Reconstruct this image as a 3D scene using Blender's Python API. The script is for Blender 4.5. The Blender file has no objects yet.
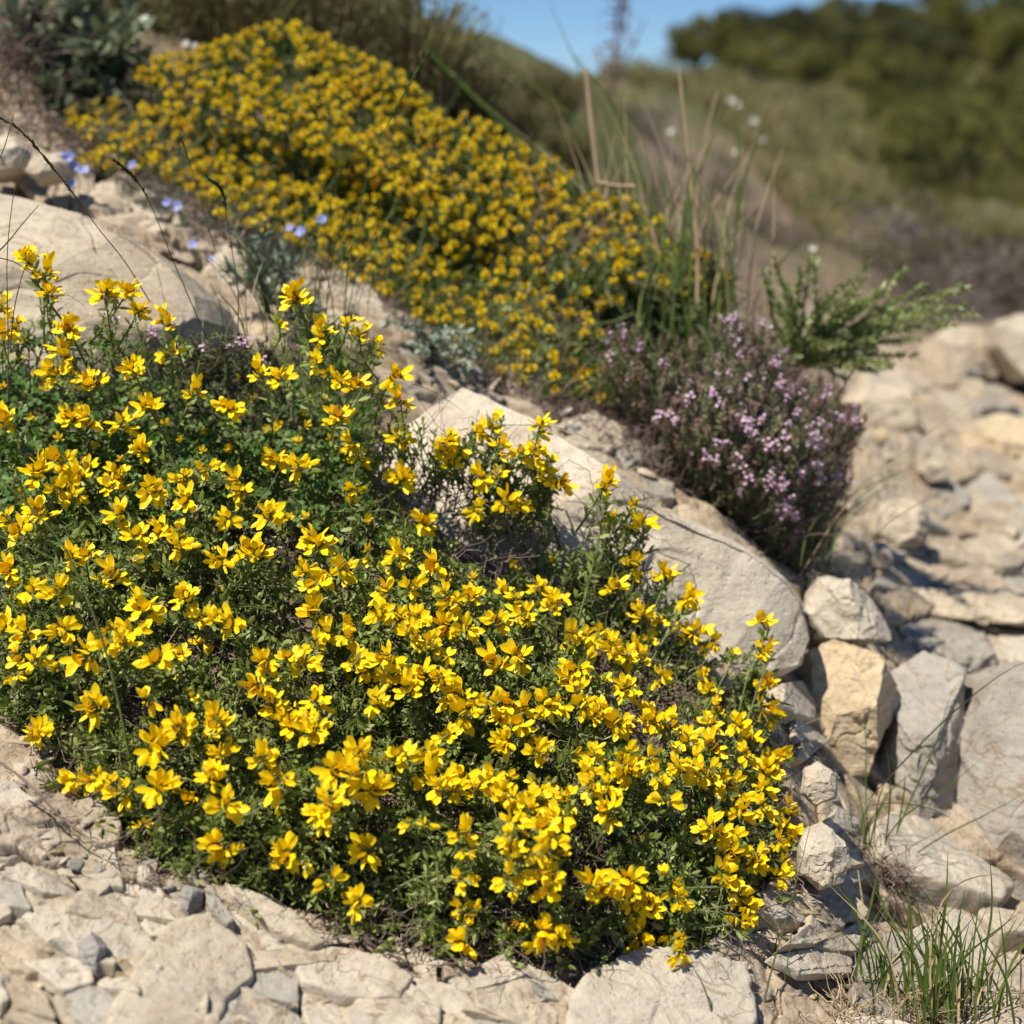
import bpy, math, random
import numpy as np
from mathutils import Vector, Matrix
random.seed(7); RNG = np.random.default_rng(11)
PI = math.pi
SC = bpy.context.scene
COL = SC.collection

# ------------------------------------------------------------------ camera and world
PITCH = math.radians(12.0); LENS = 60.0; FPX = LENS / 36.0 * 1024
CT, ST = math.cos(PITCH), math.sin(PITCH)
cd = bpy.data.cameras.new('camera'); cam = bpy.data.objects.new('camera', cd); COL.objects.link(cam)
cam.location = (0, 0, 0); cam.rotation_euler = (PI / 2 - PITCH, 0, 0)
cd.lens = LENS; cd.sensor_width = 36; cd.clip_start = 0.02; cd.clip_end = 3000
cd.dof.use_dof = True; cd.dof.focus_distance = 1.47; cd.dof.aperture_fstop = 4.5
SC.camera = cam
SUN_TO = Vector((-0.38, -0.29, 0.88)).normalized()
ELEV = math.asin(SUN_TO.z)
w = bpy.data.worlds.new('World'); SC.world = w; w.use_nodes = True
nt = w.node_tree; bg = nt.nodes['Background']
sky = nt.nodes.new('ShaderNodeTexSky'); sky.sky_type = 'NISHITA'; sky.sun_disc = False
sky.sun_elevation = ELEV; sky.sun_rotation = math.atan2(SUN_TO.x, SUN_TO.y)
sky.air_density = 1.0; sky.dust_density = 0.0; sky.ozone_density = 5.0; sky.altitude = 3000
hs = nt.nodes.new('ShaderNodeHueSaturation'); hs.inputs['Saturation'].default_value = 1.12; nt.links.new(sky.outputs[0], hs.inputs['Color']); nt.links.new(hs.outputs[0], bg.inputs[0]); bg.inputs[1].default_value = 0.075
sl = bpy.data.lights.new('sun', 'SUN'); sl.energy = 4.6; sl.angle = math.radians(0.5); sl.color = (1, 0.935, 0.82)
so = bpy.data.objects.new('sun', sl); COL.objects.link(so)
so.rotation_euler = SUN_TO.to_track_quat('Z', 'Y').to_euler(); so.location = (-3, 0, 8)
SC.view_settings.view_transform = 'Standard'; SC.view_settings.look = 'None'
SC.view_settings.exposure = 0.53; SC.view_settings.gamma = 1
SC.render.engine = 'CYCLES'
SC.cycles.max_bounces = 5; SC.cycles.diffuse_bounces = 3; SC.cycles.transmission_bounces = 3
SC.cycles.glossy_bounces = 2; SC.cycles.use_denoising = True
SC.cycles.caustics_reflective = False; SC.cycles.caustics_refractive = False

# ------------------------------------------------------------------ geometry of the view
def ray(px, py):
    x = (np.asarray(px, float) - 512) / FPX; v = (512 - np.asarray(py, float)) / FPX
    return x, CT + v * ST, -ST + v * CT
def P(px, py, D):
    X, Y, Z = ray(px, py); D = np.asarray(D, float)
    return np.stack([X * D, Y * D, Z * D], -1)
def PV(px, py, D): return Vector(P(px, py, D).tolist())
CR = np.array([1., 0, 0]); CU = np.array([0, ST, CT]); CF = np.array([0, CT, -ST])

# ------------------------------------------------------------------ numpy noise
def _h(i, j, k, s=0):
    n = (i.astype(np.int64) * 73856093) ^ (j.astype(np.int64) * 19349663) ^ (k.astype(np.int64) * 83492791) ^ (s * 2654435761)
    n = (n ^ (n >> 13)) * 1274126177; n = n & 0x7fffffff; n = (n ^ (n >> 15)) * 2246822519; n = n & 0x7fffffff
    n = n ^ (n >> 13)
    return (n & 0xffffff) / float(0xffffff)
def vnoise(p, s=0):
    f = np.floor(p); t = p - f; t = t * t * t * (t * (t * 6 - 15) + 10); i = f.astype(np.int64)
    r = 0
    for a in (0, 1):
        for b in (0, 1):
            for c in (0, 1):
                wgt = (t[..., 0] if a else 1 - t[..., 0]) * (t[..., 1] if b else 1 - t[..., 1]) * (t[..., 2] if c else 1 - t[..., 2])
                r = r + wgt * _h(i[..., 0] + a, i[..., 1] + b, i[..., 2] + c, s)
    return r * 2 - 1
def fbm(p, oct=4, s=0, gain=0.5):
    r = 0; a = 1; q = np.array(p, float)
    for o in range(oct):
        r = r + a * vnoise(q, s + o * 7); q = q * 2.03 + 11.3; a *= gain
    return r
def cells(x, y, size, s=0, ax=1.0, ang=0.0):
    """jittered cells: returns (random height, tilt term, edge distance) in cell units"""
    ca, sa = math.cos(ang), math.sin(ang)
    X = (x * ca + y * sa) / (size * ax); Y = (-x * sa + y * ca) / size
    fx = np.floor(X).astype(np.int64); fy = np.floor(Y).astype(np.int64)
    d1 = np.full(X.shape, 9.); d2 = np.full(X.shape, 9.); hh = np.zeros(X.shape); tt = np.zeros(X.shape)
    zz = np.zeros_like(fx)
    for a in (-1, 0, 1):
        for b in (-1, 0, 1):
            i, j = fx + a, fy + b
            cx = i + 0.5 + 0.8 * (_h(i, j, zz, s) - .5); cy = j + 0.5 + 0.8 * (_h(i, j, zz, s + 1) - .5)
            d = np.hypot(X - cx, Y - cy)
            hr = _h(i, j, zz, s + 2) - .5
            tl = (X - cx) * (_h(i, j, zz, s + 3) - .5) * ax + (Y - cy) * (_h(i, j, zz, s + 4) - .5)
            m = d < d1
            d2 = np.where(m, d1, np.minimum(d2, d)); hh = np.where(m, hr, hh); tt = np.where(m, tl, tt); d1 = np.where(m, d, d1)
    return hh, tt * size, d2 - d1
def sstep(a, b, x):
    t = np.clip((x - a) / (b - a), 0, 1); return t * t * (3 - 2 * t)

# ------------------------------------------------------------------ the slope: elevation e(u, v), u = x/y, v = ln y
CTRL = [(-60,1060,1.06),(0,1024,1.12),(300,1024,1.2),(600,1024,1.27),(800,1024,1.36),(1024,1024,1.45),
 (0,850,1.28),(150,860,1.3),(400,940,1.3),(650,980,1.34),(800,900,1.5),
 (0,700,1.44),(200,600,1.56),(400,700,1.53),(600,750,1.53),(700,880,1.45),(200,450,1.72),(400,550,1.66),(0,450,1.68),
 (0,330,1.84),(150,350,1.86),(400,400,1.86),(600,560,1.78),(700,640,1.72),(780,760,1.65),
 (880,850,1.75),(960,850,1.8),(1024,930,1.7),(1000,740,2.05),(900,700,2.0),(840,660,1.95),(900,600,2.35),(1000,620,2.4),(1000,500,2.9),(900,500,2.75),
 (860,430,3.2),(1000,380,4.2),(0,180,2.2),(120,190,2.25),(300,270,2.2),(450,350,2.15),(600,410,2.1),(700,500,2.0),(780,560,2.05),
 (60,80,2.6),(200,100,2.65),(350,150,2.65),(500,220,2.6),(620,300,2.5),(700,360,2.5),
 (0,-40,3.3),(200,0,3.4),(400,60,3.5),(540,130,3.9),(640,220,4.2),(740,330,3.4),(800,290,4.6),(900,330,4.6),(1000,310,5.6),
 (560,70,6.5),(640,130,8.),(740,200,7.),(800,210,7.),(900,240,8.),(1000,240,9.5),(700,110,16.),(780,120,18.),(900,150,20.),(1000,180,20.),
 (620,85,40.),(720,75,45.),(820,60,50.),(920,40,50.),(1020,20,55.),(1020,100,34.),(900,95,34.),(1100,0,60.),(1250,-60,70.),(1250,150,30.),
 (-150,900,1.2),(-150,600,1.5),(-150,300,1.8),(-300,100,2.2),(-400,-100,3.5),(-300,-160,6.),(0,-80,6.),(250,-30,7.),(430,40,9.),(480,70,20.),(300,40,30.),(0,0,40.),
 (1150,900,1.7),(1200,700,2.3),(1250,500,3.3),(1250,300,7.),(-300,1300,.8),(300,1350,.85),(900,1350,1.0),(1400,1200,1.2),
 (620,110,110.),(800,100,130.),(1020,90,140.),(300,110,110.),(0,90,120.),(1300,60,150.)]
_c = np.array(CTRL, float); _X, _Y, _Z = ray(_c[:, 0], _c[:, 1])
CUc = _X / _Y; CEc = _Z / _Y; CVc = np.log(_c[:, 2] * _Y)
def _phi(r2): return 0.5 * r2 * np.log(r2 + 1e-12)
_A = np.stack([CUc * 3.0, CVc], -1); n_ = len(_A)
_K = _phi(((_A[:, None] - _A[None]) ** 2).sum(-1)) + np.eye(n_) * 0.01
_Pm = np.concatenate([np.ones((n_, 1)), _A], 1)
_M = np.block([[_K, _Pm], [_Pm.T, np.zeros((3, 3))]])
_W = np.linalg.solve(_M, np.concatenate([CEc, np.zeros(3)]))
def elev(u, v):
    u = np.asarray(u, float); v = np.asarray(v, float); sh = np.broadcast(u, v).shape
    a = np.broadcast_to(u, sh).ravel() * 3.0; b = np.broadcast_to(v, sh).ravel()
    r = _W[-3] + _W[-2] * a + _W[-1] * b
    for k in range(n_):
        r = r + _W[k] * _phi((a - _A[k, 0]) ** 2 + (b - _A[k, 1]) ** 2)
    return r.reshape(sh)
_VG = np.linspace(math.log(.75), math.log(140), 700); _UG = np.linspace(-.75, .75, 260)
_EG = elev(_UG[:, None], _VG[None])
def hitD(px, py):
    """distance along the view axis at which the sight line meets the smooth slope"""
    X, Y, Z = [np.atleast_1d(q) for q in ray(px, py)]
    u = X / Y; e = Z / Y
    fi = np.clip((u + .75) / 1.5 * 259, 0, 258.99); i = fi.astype(int); f = (fi - i)[:, None]
    row = _EG[i] * (1 - f) + _EG[i + 1] * f
    ok = row >= e[:, None]
    k = np.where(ok.any(1), ok.argmax(1), len(_VG) - 1); k = np.maximum(k, 1)
    r = np.arange(len(k)); e0 = row[r, k - 1]; e1 = row[r, k]
    t = np.clip((e - e0) / np.where(np.abs(e1 - e0) < 1e-9, 1, e1 - e0), 0, 1)
    D = np.exp(_VG[k - 1] + t * (_VG[k] - _VG[k - 1])) / Y
    return D
def zground(x, y):
    return float(elev(x / y, math.log(y))) * y
N0 = np.array([0, -.5, .866])
def detail(x, y, z):
    """relief of the crumbling beds, measured along the slope's normal"""
    q = y * .866 + z * .5; p = np.stack([x, q, z * .3], -1)
    n1 = fbm(p * 8, 3, 5); n2 = fbm(p * 8 + 40, 3, 9); n3 = vnoise(p * 60, 15)
    wx = x + .035 * n1 + .004 * n3; wy = q + .03 * n2 + .004 * vnoise(p * 60 + 9, 16)
    near = 1 - sstep(3.0, 6.0, y)
    h, t, e = cells(wx, wy, .15, 3, 1.8, -.6); r = .014 * h + .24 * t - .006 * (1 - sstep(0, .05, e))
    h, t, e = cells(wx, wy, .055, 13, 1.7, -.5); r = r + .007 * h + .26 * t - .004 * (1 - sstep(0, .07, e))
    h, t, e = cells(wx + .3, wy, .020, 23, 1.7, -.35); k = sstep(-.5, .4, n1); r = r + k * (.0035 * h + .26 * t - .0015 * (1 - sstep(0, .10, e)))
    r = r + .0022 * n3 + .0009 * fbm(p * 190, 2, 31) + .012 * n2
    r = r * near + (1 - near) * (.05 * fbm(p * 2.2, 4, 71)) * np.minimum(y / 5, 6)
    return r

# ------------------------------------------------------------------ mesh building
def mesh(name, V, F, mats, col=None, midx=None, smooth=True):
    V = np.asarray(V, np.float32)
    me = bpy.data.meshes.new(name)
    if isinstance(F, np.ndarray): F = [F]
    F = [f for f in F if len(f)]
    me.vertices.add(len(V)); me.vertices.foreach_set('co', V.ravel())
    loops = np.concatenate([f.ravel() for f in F]).astype(np.int32)
    tot = np.concatenate([np.full(len(f), f.shape[1], np.int32) for f in F])
    st = np.concatenate([[0], np.cumsum(tot)[:-1]]).astype(np.int32)
    me.loops.add(len(loops)); me.loops.foreach_set('vertex_index', loops)
    me.polygons.add(len(tot)); me.polygons.foreach_set('loop_start', st); me.polygons.foreach_set('loop_total', tot)
    me.polygons.foreach_set('use_smooth', np.full(len(tot), smooth))
    for m in mats: me.materials.append(m)
    if midx is not None: me.polygons.foreach_set('material_index', np.asarray(midx, np.int32))
    if col is not None:
        a = me.attributes.new('tint', 'FLOAT', 'POINT'); a.data.foreach_set('value', np.asarray(col, np.float32))
    me.update(calc_edges=True); me.validate()
    return me
def ob(name, me, parent=None, loc=None):
    o = bpy.data.objects.new(name, me); COL.objects.link(o)
    if parent is not None: o.parent = parent
    if loc is not None: o.location = loc
    return o
def tag(o, label, cat, group=None, kind=None):
    if label: o['label'] = label
    if cat: o['category'] = cat
    if group: o['group'] = group
    if kind: o['kind'] = kind
    return o
def root(name, loc, label, cat, group=None):
    o = bpy.data.objects.new(name, None); COL.objects.link(o); o.location = loc; o.empty_display_size = .02
    return tag(o, label, cat, group)
class MB:
    """collects verts / quads / tint / material index"""
    def __init__(s): s.V = []; s.F = []; s.C = []; s.M = []; s.n = 0
    def add(s, V, F, c=0.5, m=0):
        V = np.asarray(V, float).reshape(-1, 3); F = np.asarray(F, np.int64)
        s.V.append(V); s.F.append(F + s.n); s.n += len(V)
        s.C.append(np.broadcast_to(np.asarray(c, float), (len(V),)))
        s.M.append(np.broadcast_to(np.asarray(m), (len(F),)))
    def arrays(s): return np.concatenate(s.V), np.concatenate(s.F), np.concatenate(s.C), np.concatenate(s.M)
    def obj(s, name, mats, parent=None, loc=(0, 0, 0), smooth=True):
        V, F, C, M = s.arrays(); V = V - np.asarray(loc)[None]
        return ob(name, mesh(name, V, F, mats, C, M, smooth), parent, None if parent is not None else loc)
    def me(s, name, mats): 
        V, F, C, M = s.arrays(); return mesh(name, V, F, mats, C, M)
def grid_faces(nu, nv, wrap=False):
    f = []
    for i in range(nu - 1):
        for j in range(nv if wrap else nv - 1):
            k = (j + 1) % nv
            f.append((i * nv + j, i * nv + k, (i + 1) * nv + k, (i + 1) * nv + j))
    return np.array(f, np.int64)
def frames(z, up=None, roll=None):
    """rotation matrices (N,3,3) with columns x,y,z; z given"""
    z = np.asarray(z, float).reshape(-1, 3); z = z / (np.linalg.norm(z, axis=1, keepdims=True) + 1e-12)
    r = RNG.normal(size=z.shape) if up is None else np.broadcast_to(np.asarray(up, float), z.shape) + 1e-4 * RNG.normal(size=z.shape)
    x = np.cross(r, z); x /= np.linalg.norm(x, axis=1, keepdims=True) + 1e-12
    y = np.cross(z, x)
    return np.stack([x, y, z], -1)
def scatter(mb, T, pos, R, S, tint=None, tvar=0.0):
    """T = (V, F, C, M) template; adds transformed copies"""
    V, F, C, M = T; n = len(pos)
    if n == 0: return
    S = np.asarray(S, float); S = S.reshape(n, 1, -1) if S.ndim else np.full((n, 1, 1), float(S))
    W = np.einsum('nij,nvj->nvi', R, V[None] * S) + np.asarray(pos)[:, None]
    FF = (F[None] + (np.arange(n) * len(V))[:, None, None]).reshape(-1, F.shape[1])
    c = C[None] + (0 if tint is None else np.asarray(tint)[:, None]) + np.zeros((n, 1))
    mb.add(W.reshape(-1, 3), FF, np.clip(c, 0, 1).ravel(), np.tile(M, n))
def tube(mb, pts, r0, r1=None, sides=5, c=.5, m=0, sq=1.0):
    pts = np.asarray(pts, float); n = len(pts); r1 = r0 if r1 is None else r1
    rad = np.linspace(r0, r1, n) if np.ndim(r0) == 0 else np.asarray(r0)
    t = np.gradient(pts, axis=0); t /= np.linalg.norm(t, axis=1, keepdims=True) + 1e-12
    ref = np.array([.3, .9, .2]); 
    if abs(np.dot(t[0], ref)) > .93: ref = np.array([1., 0, 0])
    x = np.cross(t, ref); x /= np.linalg.norm(x, axis=1, keepdims=True) + 1e-12; y = np.cross(t, x)
    a = np.arange(sides) / sides * 2 * PI
    V = pts[:, None] + rad[:, None, None] * (np.cos(a)[None, :, None] * x[:, None] + sq * np.sin(a)[None, :, None] * y[:, None])
    mb.add(V.reshape(-1, 3), grid_faces(n, sides, True), c, m)
def spline(P_, n=16):
    P_ = np.asarray(P_, float); m = len(P_)
    if m == 2: 
        t = np.linspace(0, 1, n)[:, None]; return P_[0] * (1 - t) + P_[1] * t
    Q = np.concatenate([[2 * P_[0] - P_[1]], P_, [2 * P_[-1] - P_[-2]]]); out = []
    for s in np.linspace(0, m - 1 - 1e-6, n):
        i = int(s); t = s - i; a, b, c, d = Q[i], Q[i + 1], Q[i + 2], Q[i + 3]
        out.append(.5 * ((2 * b) + (c - a) * t + (2 * a - 5 * b + 4 * c - d) * t * t + (3 * b - a - 3 * c + d) * t ** 3))
    return np.array(out)
def blade(mb, pts, wid, c=.5, m=0, face=None, n=12):
    """grass blade: tapering V-section ribbon"""
    pts = spline(pts, n); t = np.gradient(pts, axis=0); t /= np.linalg.norm(t, axis=1, keepdims=True)
    f = np.array([0, -1., .3]) if face is None else np.asarray(face, float)
    x = np.cross(t, f); x /= np.linalg.norm(x, axis=1, keepdims=True) + 1e-9; nn = np.cross(x, t)
    s = np.linspace(0, 1, n); wd = wid * np.minimum(1, (1 - s) * 2.2 + .06) * (.6 + .4 * np.minimum(1, s * 6))
    V = np.stack([pts - x * wd[:, None] / 2 + nn * wd[:, None] * .22, pts, pts + x * wd[:, None] / 2 + nn * wd[:, None] * .22], 1)
    mb.add(V.reshape(-1, 3), grid_faces(n, 3), c, m)

# leaf / petal templates: along +z, face normal ~ +y
def leaf_t(L, W, cup=.15, bend=.2, nu=5, fold=True, tipw=.0, basew=.25, peak=.45, c=.5, m=0):
    V = []
    for i in range(nu):
        s = i / (nu - 1)
        if s < peak: k = basew + (1 - basew) * math.sin(s / peak * PI / 2)
        else: k = tipw + (1 - tipw) * math.cos((s - peak) / (1 - peak) * PI / 2) ** .62
        for j in (-1, 0, 1):
            V.append((j * k * W / 2, bend * L * s * s + (cup * W * k if j else 0), s * L))
    return np.array(V), grid_faces(nu, 3), np.full(len(V), c), np.full(2 * (nu - 1), m)
def tf(T, R=None, loc=(0, 0, 0), s=1.0, dc=0.0, m=None):
    V, F, C, M = T; V = V * s
    if R is not None: V = V @ np.asarray(R).T
    return V + np.asarray(loc), F, np.clip(C + dc, 0, 1), (M if m is None else np.full(len(F), m))
def join(Ts):
    mb = MB()
    for V, F, C, M in Ts: mb.add(V, F, C, M)
    return mb.arrays()
def rotx(a): c, s = math.cos(a), math.sin(a); return np.array([[1, 0, 0], [0, c, -s], [0, s, c]])
def roty(a): c, s = math.cos(a), math.sin(a); return np.array([[c, 0, s], [0, 1, 0], [-s, 0, c]])
def rotz(a): c, s = math.cos(a), math.sin(a); return np.array([[c, -s, 0], [s, c, 0], [0, 0, 1]])

# ------------------------------------------------------------------ materials
def newmat(name):
    m = bpy.data.materials.new(name); m.use_nodes = True; nt = m.node_tree
    for n in list(nt.nodes): nt.nodes.remove(n)
    return m, nt, (lambda t, **k: _nn(nt, t, k)), nt.links.new
def _nn(nt, t, k):
    n = nt.nodes.new(t)
    for a, b in k.items(): setattr(n, a, b)
    return n
def ramp(nt, stops):
    r = nt.nodes.new('ShaderNodeValToRGB'); e = r.color_ramp.elements
    e[0].position, e[0].color = stops[0][0], (*stops[0][1], 1); e[1].position, e[1].color = stops[-1][0], (*stops[-1][1], 1)
    for p, c in stops[1:-1]:
        x = e.new(p); x.color = (*c, 1)
    return r
def leafmat(name, stops, trans=.3, rough=.55, trc=None, nscale=60, spec=.3, hair=0):
    """colour from the tint attribute plus noise; thin translucent blade"""
    m, nt, N, L = newmat(name)
    at = N('ShaderNodeAttribute', attribute_name='tint'); r = ramp(nt, stops)
    no = N('ShaderNodeTexNoise'); no.inputs['Scale'].default_value = nscale; no.inputs['Detail'].default_value = 2
    geo = N('ShaderNodeNewGeometry'); L(geo.outputs['Position'], no.inputs['Vector'])
    ma = N('ShaderNodeMath', operation='MULTIPLY_ADD'); ma.inputs[1].default_value = .5; ma.inputs[2].default_value = -.25
    L(no.outputs[0], ma.inputs[0]); ad = N('ShaderNodeMath', operation='ADD'); L(at.outputs['Fac'], ad.inputs[0]); L(ma.outputs[0], ad.inputs[1])
    L(ad.outputs[0], r.inputs[0])
    p = N('ShaderNodeBsdfPrincipled'); p.inputs['Roughness'].default_value = rough; p.inputs['Specular IOR Level'].default_value = spec
    L(r.outputs[0], p.inputs['Base Color'])
    t = N('ShaderNodeBsdfTranslucent'); mx = N('ShaderNodeMixShader'); mx.inputs[0].default_value = trans
    if trc is None: L(r.outputs[0], t.inputs[0])
    else:
        mc = N('ShaderNodeMix', data_type='RGBA', blend_type='MULTIPLY'); mc.inputs[0].default_value = 1
        L(r.outputs[0], mc.inputs[6]); mc.inputs[7].default_value = (*trc, 1); L(mc.outputs[2], t.inputs[0])
    L(p.outputs[0], mx.inputs[1]); L(t.outputs[0], mx.inputs[2])
    o = N('ShaderNodeOutputMaterial'); L(mx.outputs[0], o.inputs[0])
    return m
def rockmat(name, a, b, c, soil=None, bump=1.0, strata=1.0, sc=1.0, stain=None):
    m, nt, N, L = newmat(name)
    geo = N('ShaderNodeNewGeometry'); pos = geo.outputs['Position']
    def noise(scale, det=4, rough=.55, vec=None, dist=0):
        n = N('ShaderNodeTexNoise'); n.inputs['Scale'].default_value = scale * sc; n.inputs['Detail'].default_value = det
        n.inputs['Roughness'].default_value = rough; n.inputs['Distortion'].default_value = dist; L(vec or pos, n.inputs['Vector']); return n
    big = noise(7, 5, .6, dist=.6); r1 = ramp(nt, [(.34, a), (.5, b), (.66, c)]); L(big.outputs[0], r1.inputs[0])
    # bedding: noise squashed across the layers
    mp = N('ShaderNodeMapping'); mp.inputs['Rotation'].default_value = (math.radians(-32), math.radians(22), 0); mp.inputs['Scale'].default_value = (1.0, 1.4, 9)
    L(pos, mp.inputs['Vector']); bed = noise(14, 5, .6, mp.outputs[0], .3)
    r2 = ramp(nt, [(.33, (.66, .62, .56)), (.52, (1, 1, 1)), (.7, (1.1, 1.08, 1.05))]); L(bed.outputs[0], r2.inputs[0])
    mu = N('ShaderNodeMix', data_type='RGBA', blend_type='MULTIPLY'); mu.inputs[0].default_value = .85 * strata
    L(r1.outputs[0], mu.inputs[6]); L(r2.outputs[0], mu.inputs[7])
    fine = noise(90, 6, .78); r3 = ramp(nt, [(.3, (.62, .59, .56)), (.47, (.98, .97, .95)), (.75, (1.12, 1.12, 1.12))]); L(fine.outputs[0], r3.inputs[0])
    mu2 = N('ShaderNodeMix', data_type='RGBA', blend_type='MULTIPLY'); mu2.inputs[0].default_value = .8
    L(mu.outputs[2], mu2.inputs[6]); L(r3.outputs[0], mu2.inputs[7]); colr = mu2.outputs[2]
    # rusty veins and stains
    vn = noise(11, 3, .5, dist=1.5); r4 = ramp(nt, [(.485, (0, 0, 0)), (.5, (1, 1, 1)), (.515, (0, 0, 0))]); L(vn.outputs[0], r4.inputs[0])
    vm = noise(5, 2); r5 = ramp(nt, [(.42, (0, 0, 0)), (.6, (.85, .85, .85))]); L(vm.outputs[0], r5.inputs[0])
    mm = N('ShaderNodeMath', operation='MULTIPLY'); L(r4.outputs[0], mm.inputs[0]); L(r5.outputs[0], mm.inputs[1])
    mu3 = N('ShaderNodeMix', data_type='RGBA'); L(mm.outputs[0], mu3.inputs[0]); L(colr, mu3.inputs[6]); mu3.inputs[7].default_value = (*(stain or (.24, .16, .09)), 1); colr = mu3.outputs[2]
    st = noise(4.2, 5, .62, dist=.8); rst = ramp(nt, [(.50, (1, 1, 1)), (.60, (.80, .77, .74)), (.72, (.62, .58, .54))]); L(st.outputs[0], rst.inputs[0])
    mst = N('ShaderNodeMix', data_type='RGBA', blend_type='MULTIPLY'); mst.inputs[0].default_value = .75; L(colr, mst.inputs[6]); L(rst.outputs[0], mst.inputs[7]); colr = mst.outputs[2]
    if soil:
        at = N('ShaderNodeAttribute', attribute_name='tint'); sn = noise(38, 5, .7)
        rs = ramp(nt, soil); L(sn.outputs[0], rs.inputs[0])
        a1 = N('ShaderNodeMath', operation='MULTIPLY_ADD'); L(fine.outputs[0], a1.inputs[0]); a1.inputs[1].default_value = .9; a1.inputs[2].default_value = -.45
        a2 = N('ShaderNodeMath', operation='ADD'); L(at.outputs['Fac'], a2.inputs[0]); L(a1.outputs[0], a2.inputs[1])
        rr = ramp(nt, [(.35, (0, 0, 0)), (.62, (1, 1, 1))]); L(a2.outputs[0], rr.inputs[0])
        mu4 = N('ShaderNodeMix', data_type='RGBA'); L(rr.outputs[0], mu4.inputs[0]); L(colr, mu4.inputs[6]); L(rs.outputs[0], mu4.inputs[7]); colr = mu4.outputs[2]
        ag = N('ShaderNodeAttribute', attribute_name='green'); gn = noise(1.1, 5, .65)
        rg = ramp(nt, [(.3, (.045, .05, .014)), (.5, (.09, .10, .03)), (.7, (.13, .11, .05))]); L(gn.outputs[0], rg.inputs[0])
        mu5 = N('ShaderNodeMix', data_type='RGBA'); L(ag.outputs['Fac'], mu5.inputs[0]); L(colr, mu5.inputs[6]); L(rg.outputs[0], mu5.inputs[7]); colr = mu5.outputs[2]
    p = N('ShaderNodeBsdfPrincipled'); p.inputs['Roughness'].default_value = .9; p.inputs['Specular IOR Level'].default_value = .2
    L(colr, p.inputs['Base Color'])
    b1 = N('ShaderNodeBump'); b1.inputs['Strength'].default_value = .7 * bump; b1.inputs['Distance'].default_value = .004
    L(bed.outputs[0], b1.inputs['Height'])
    vo = N('ShaderNodeTexVoronoi', feature='DISTANCE_TO_EDGE'); vo.inputs['Scale'].default_value = 22 * sc
    wv = N('ShaderNodeMixRGB'); wv.inputs[0].default_value = .12; L(pos, wv.inputs[1]); nv = noise(9, 3); L(nv.outputs['Color'], wv.inputs[2]); L(wv.outputs[0], vo.inputs['Vector'])
    rv = ramp(nt, [(0, (0, 0, 0)), (.03, (1, 1, 1))]); L(vo.outputs[0], rv.inputs[0])
    b2 = N('ShaderNodeBump'); b2.inputs['Strength'].default_value = .22 * bump; b2.inputs['Distance'].default_value = .003
    L(rv.outputs[0], b2.inputs['Height']); L(b1.outputs[0], b2.inputs['Normal'])
    f2 = noise(330, 4, .7); b3 = N('ShaderNodeBump'); b3.inputs['Strength'].default_value = .75; b3.inputs['Distance'].default_value = .0018
    L(f2.outputs[0], b3.inputs['Height']); L(b2.outputs[0], b3.inputs['Normal']); L(b3.outputs[0], p.inputs['Normal'])
    pit = noise(150, 3, .6); rp = ramp(nt, [(.30, (0, 0, 0)), (.42, (1, 1, 1))]); L(pit.outputs[0], rp.inputs[0])
    b4 = N('ShaderNodeBump'); b4.inputs['Strength'].default_value = .55; b4.inputs['Distance'].default_value = .0022
    L(rp.outputs[0], b4.inputs['Height']); L(b3.outputs[0], b4.inputs['Normal']); L(b4.outputs[0], p.inputs['Normal'])
    o = N('ShaderNodeOutputMaterial'); L(p.outputs[0], o.inputs[0])
    return m
SOIL = [(.3, (.085, .058, .038)), (.5, (.19, .14, .095)), (.7, (.31, .25, .18))]
M_GROUND = rockmat('crumbly limestone ground', (.34, .27, .19), (.46, .38, .28), (.38, .33, .26), soil=SOIL)
M_CREAM = rockmat('cream limestone', (.44, .37, .275), (.51, .44, .335), (.42, .365, .29), strata=.45, bump=.5)
M_PALE = rockmat('pale limestone', (.44, .385, .31), (.53, .47, .375), (.47, .42, .345), strata=.3, bump=.45)
M_BOULDER = rockmat('worn cream boulder stone', (.50, .43, .335), (.60, .53, .425), (.54, .475, .385), strata=.35, bump=.5, sc=.8)
M_GREY = rockmat('grey limestone', (.30, .275, .24), (.38, .35, .30), (.34, .315, .275), strata=.4, bump=.6)
M_DGREY = rockmat('dark grey stone', (.25, .235, .22), (.33, .31, .285), (.29, .27, .25), strata=.5)
M_TAN = rockmat('ochre limestone', (.47, .37, .235), (.55, .45, .30), (.47, .395, .29), strata=.7, stain=(.35, .2, .08))
M_PETAL = leafmat('yellow petals', [(0, (.72, .26, .004)), (.28, (.92, .60, .004)), (.6, (.98, .73, .008))], .22, .5, trc=(1, .85, .4), spec=.25)
M_SPURGE = leafmat('orange yellow bracts', [(0, (.38, .14, .01)), (.3, (.60, .37, .006)), (.7, (.72, .55, .012))], .22, .6, spec=.2)
M_LEAF = leafmat('broom leaves', [(0, (.09, .12, .02)), (.5, (.24, .30, .065)), (.85, (.46, .48, .21))], .3, .5, trc=(.9, 1, .4))
M_VETCH = leafmat('trefoil leaves', [(0, (.035, .075, .015)), (.5, (.08, .16, .03)), (.9, (.18, .27, .07))], .3, .5, trc=(.9, 1, .4))
M_SLEAF = leafmat('spurge leaves', [(0, (.045, .07, .012)), (.5, (.11, .16, .03)), (.9, (.24, .28, .09))], .3, .55)
M_STEM = leafmat('green stems', [(0, (.05, .06, .02)), (.5, (.12, .15, .05)), (.9, (.24, .24, .12))], .0, .6)
M_TWIG = leafmat('dry twigs', [(0, (.05, .03, .025)), (.5, (.15, .10, .085)), (.9, (.38, .30, .24))], .0, .8)
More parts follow.
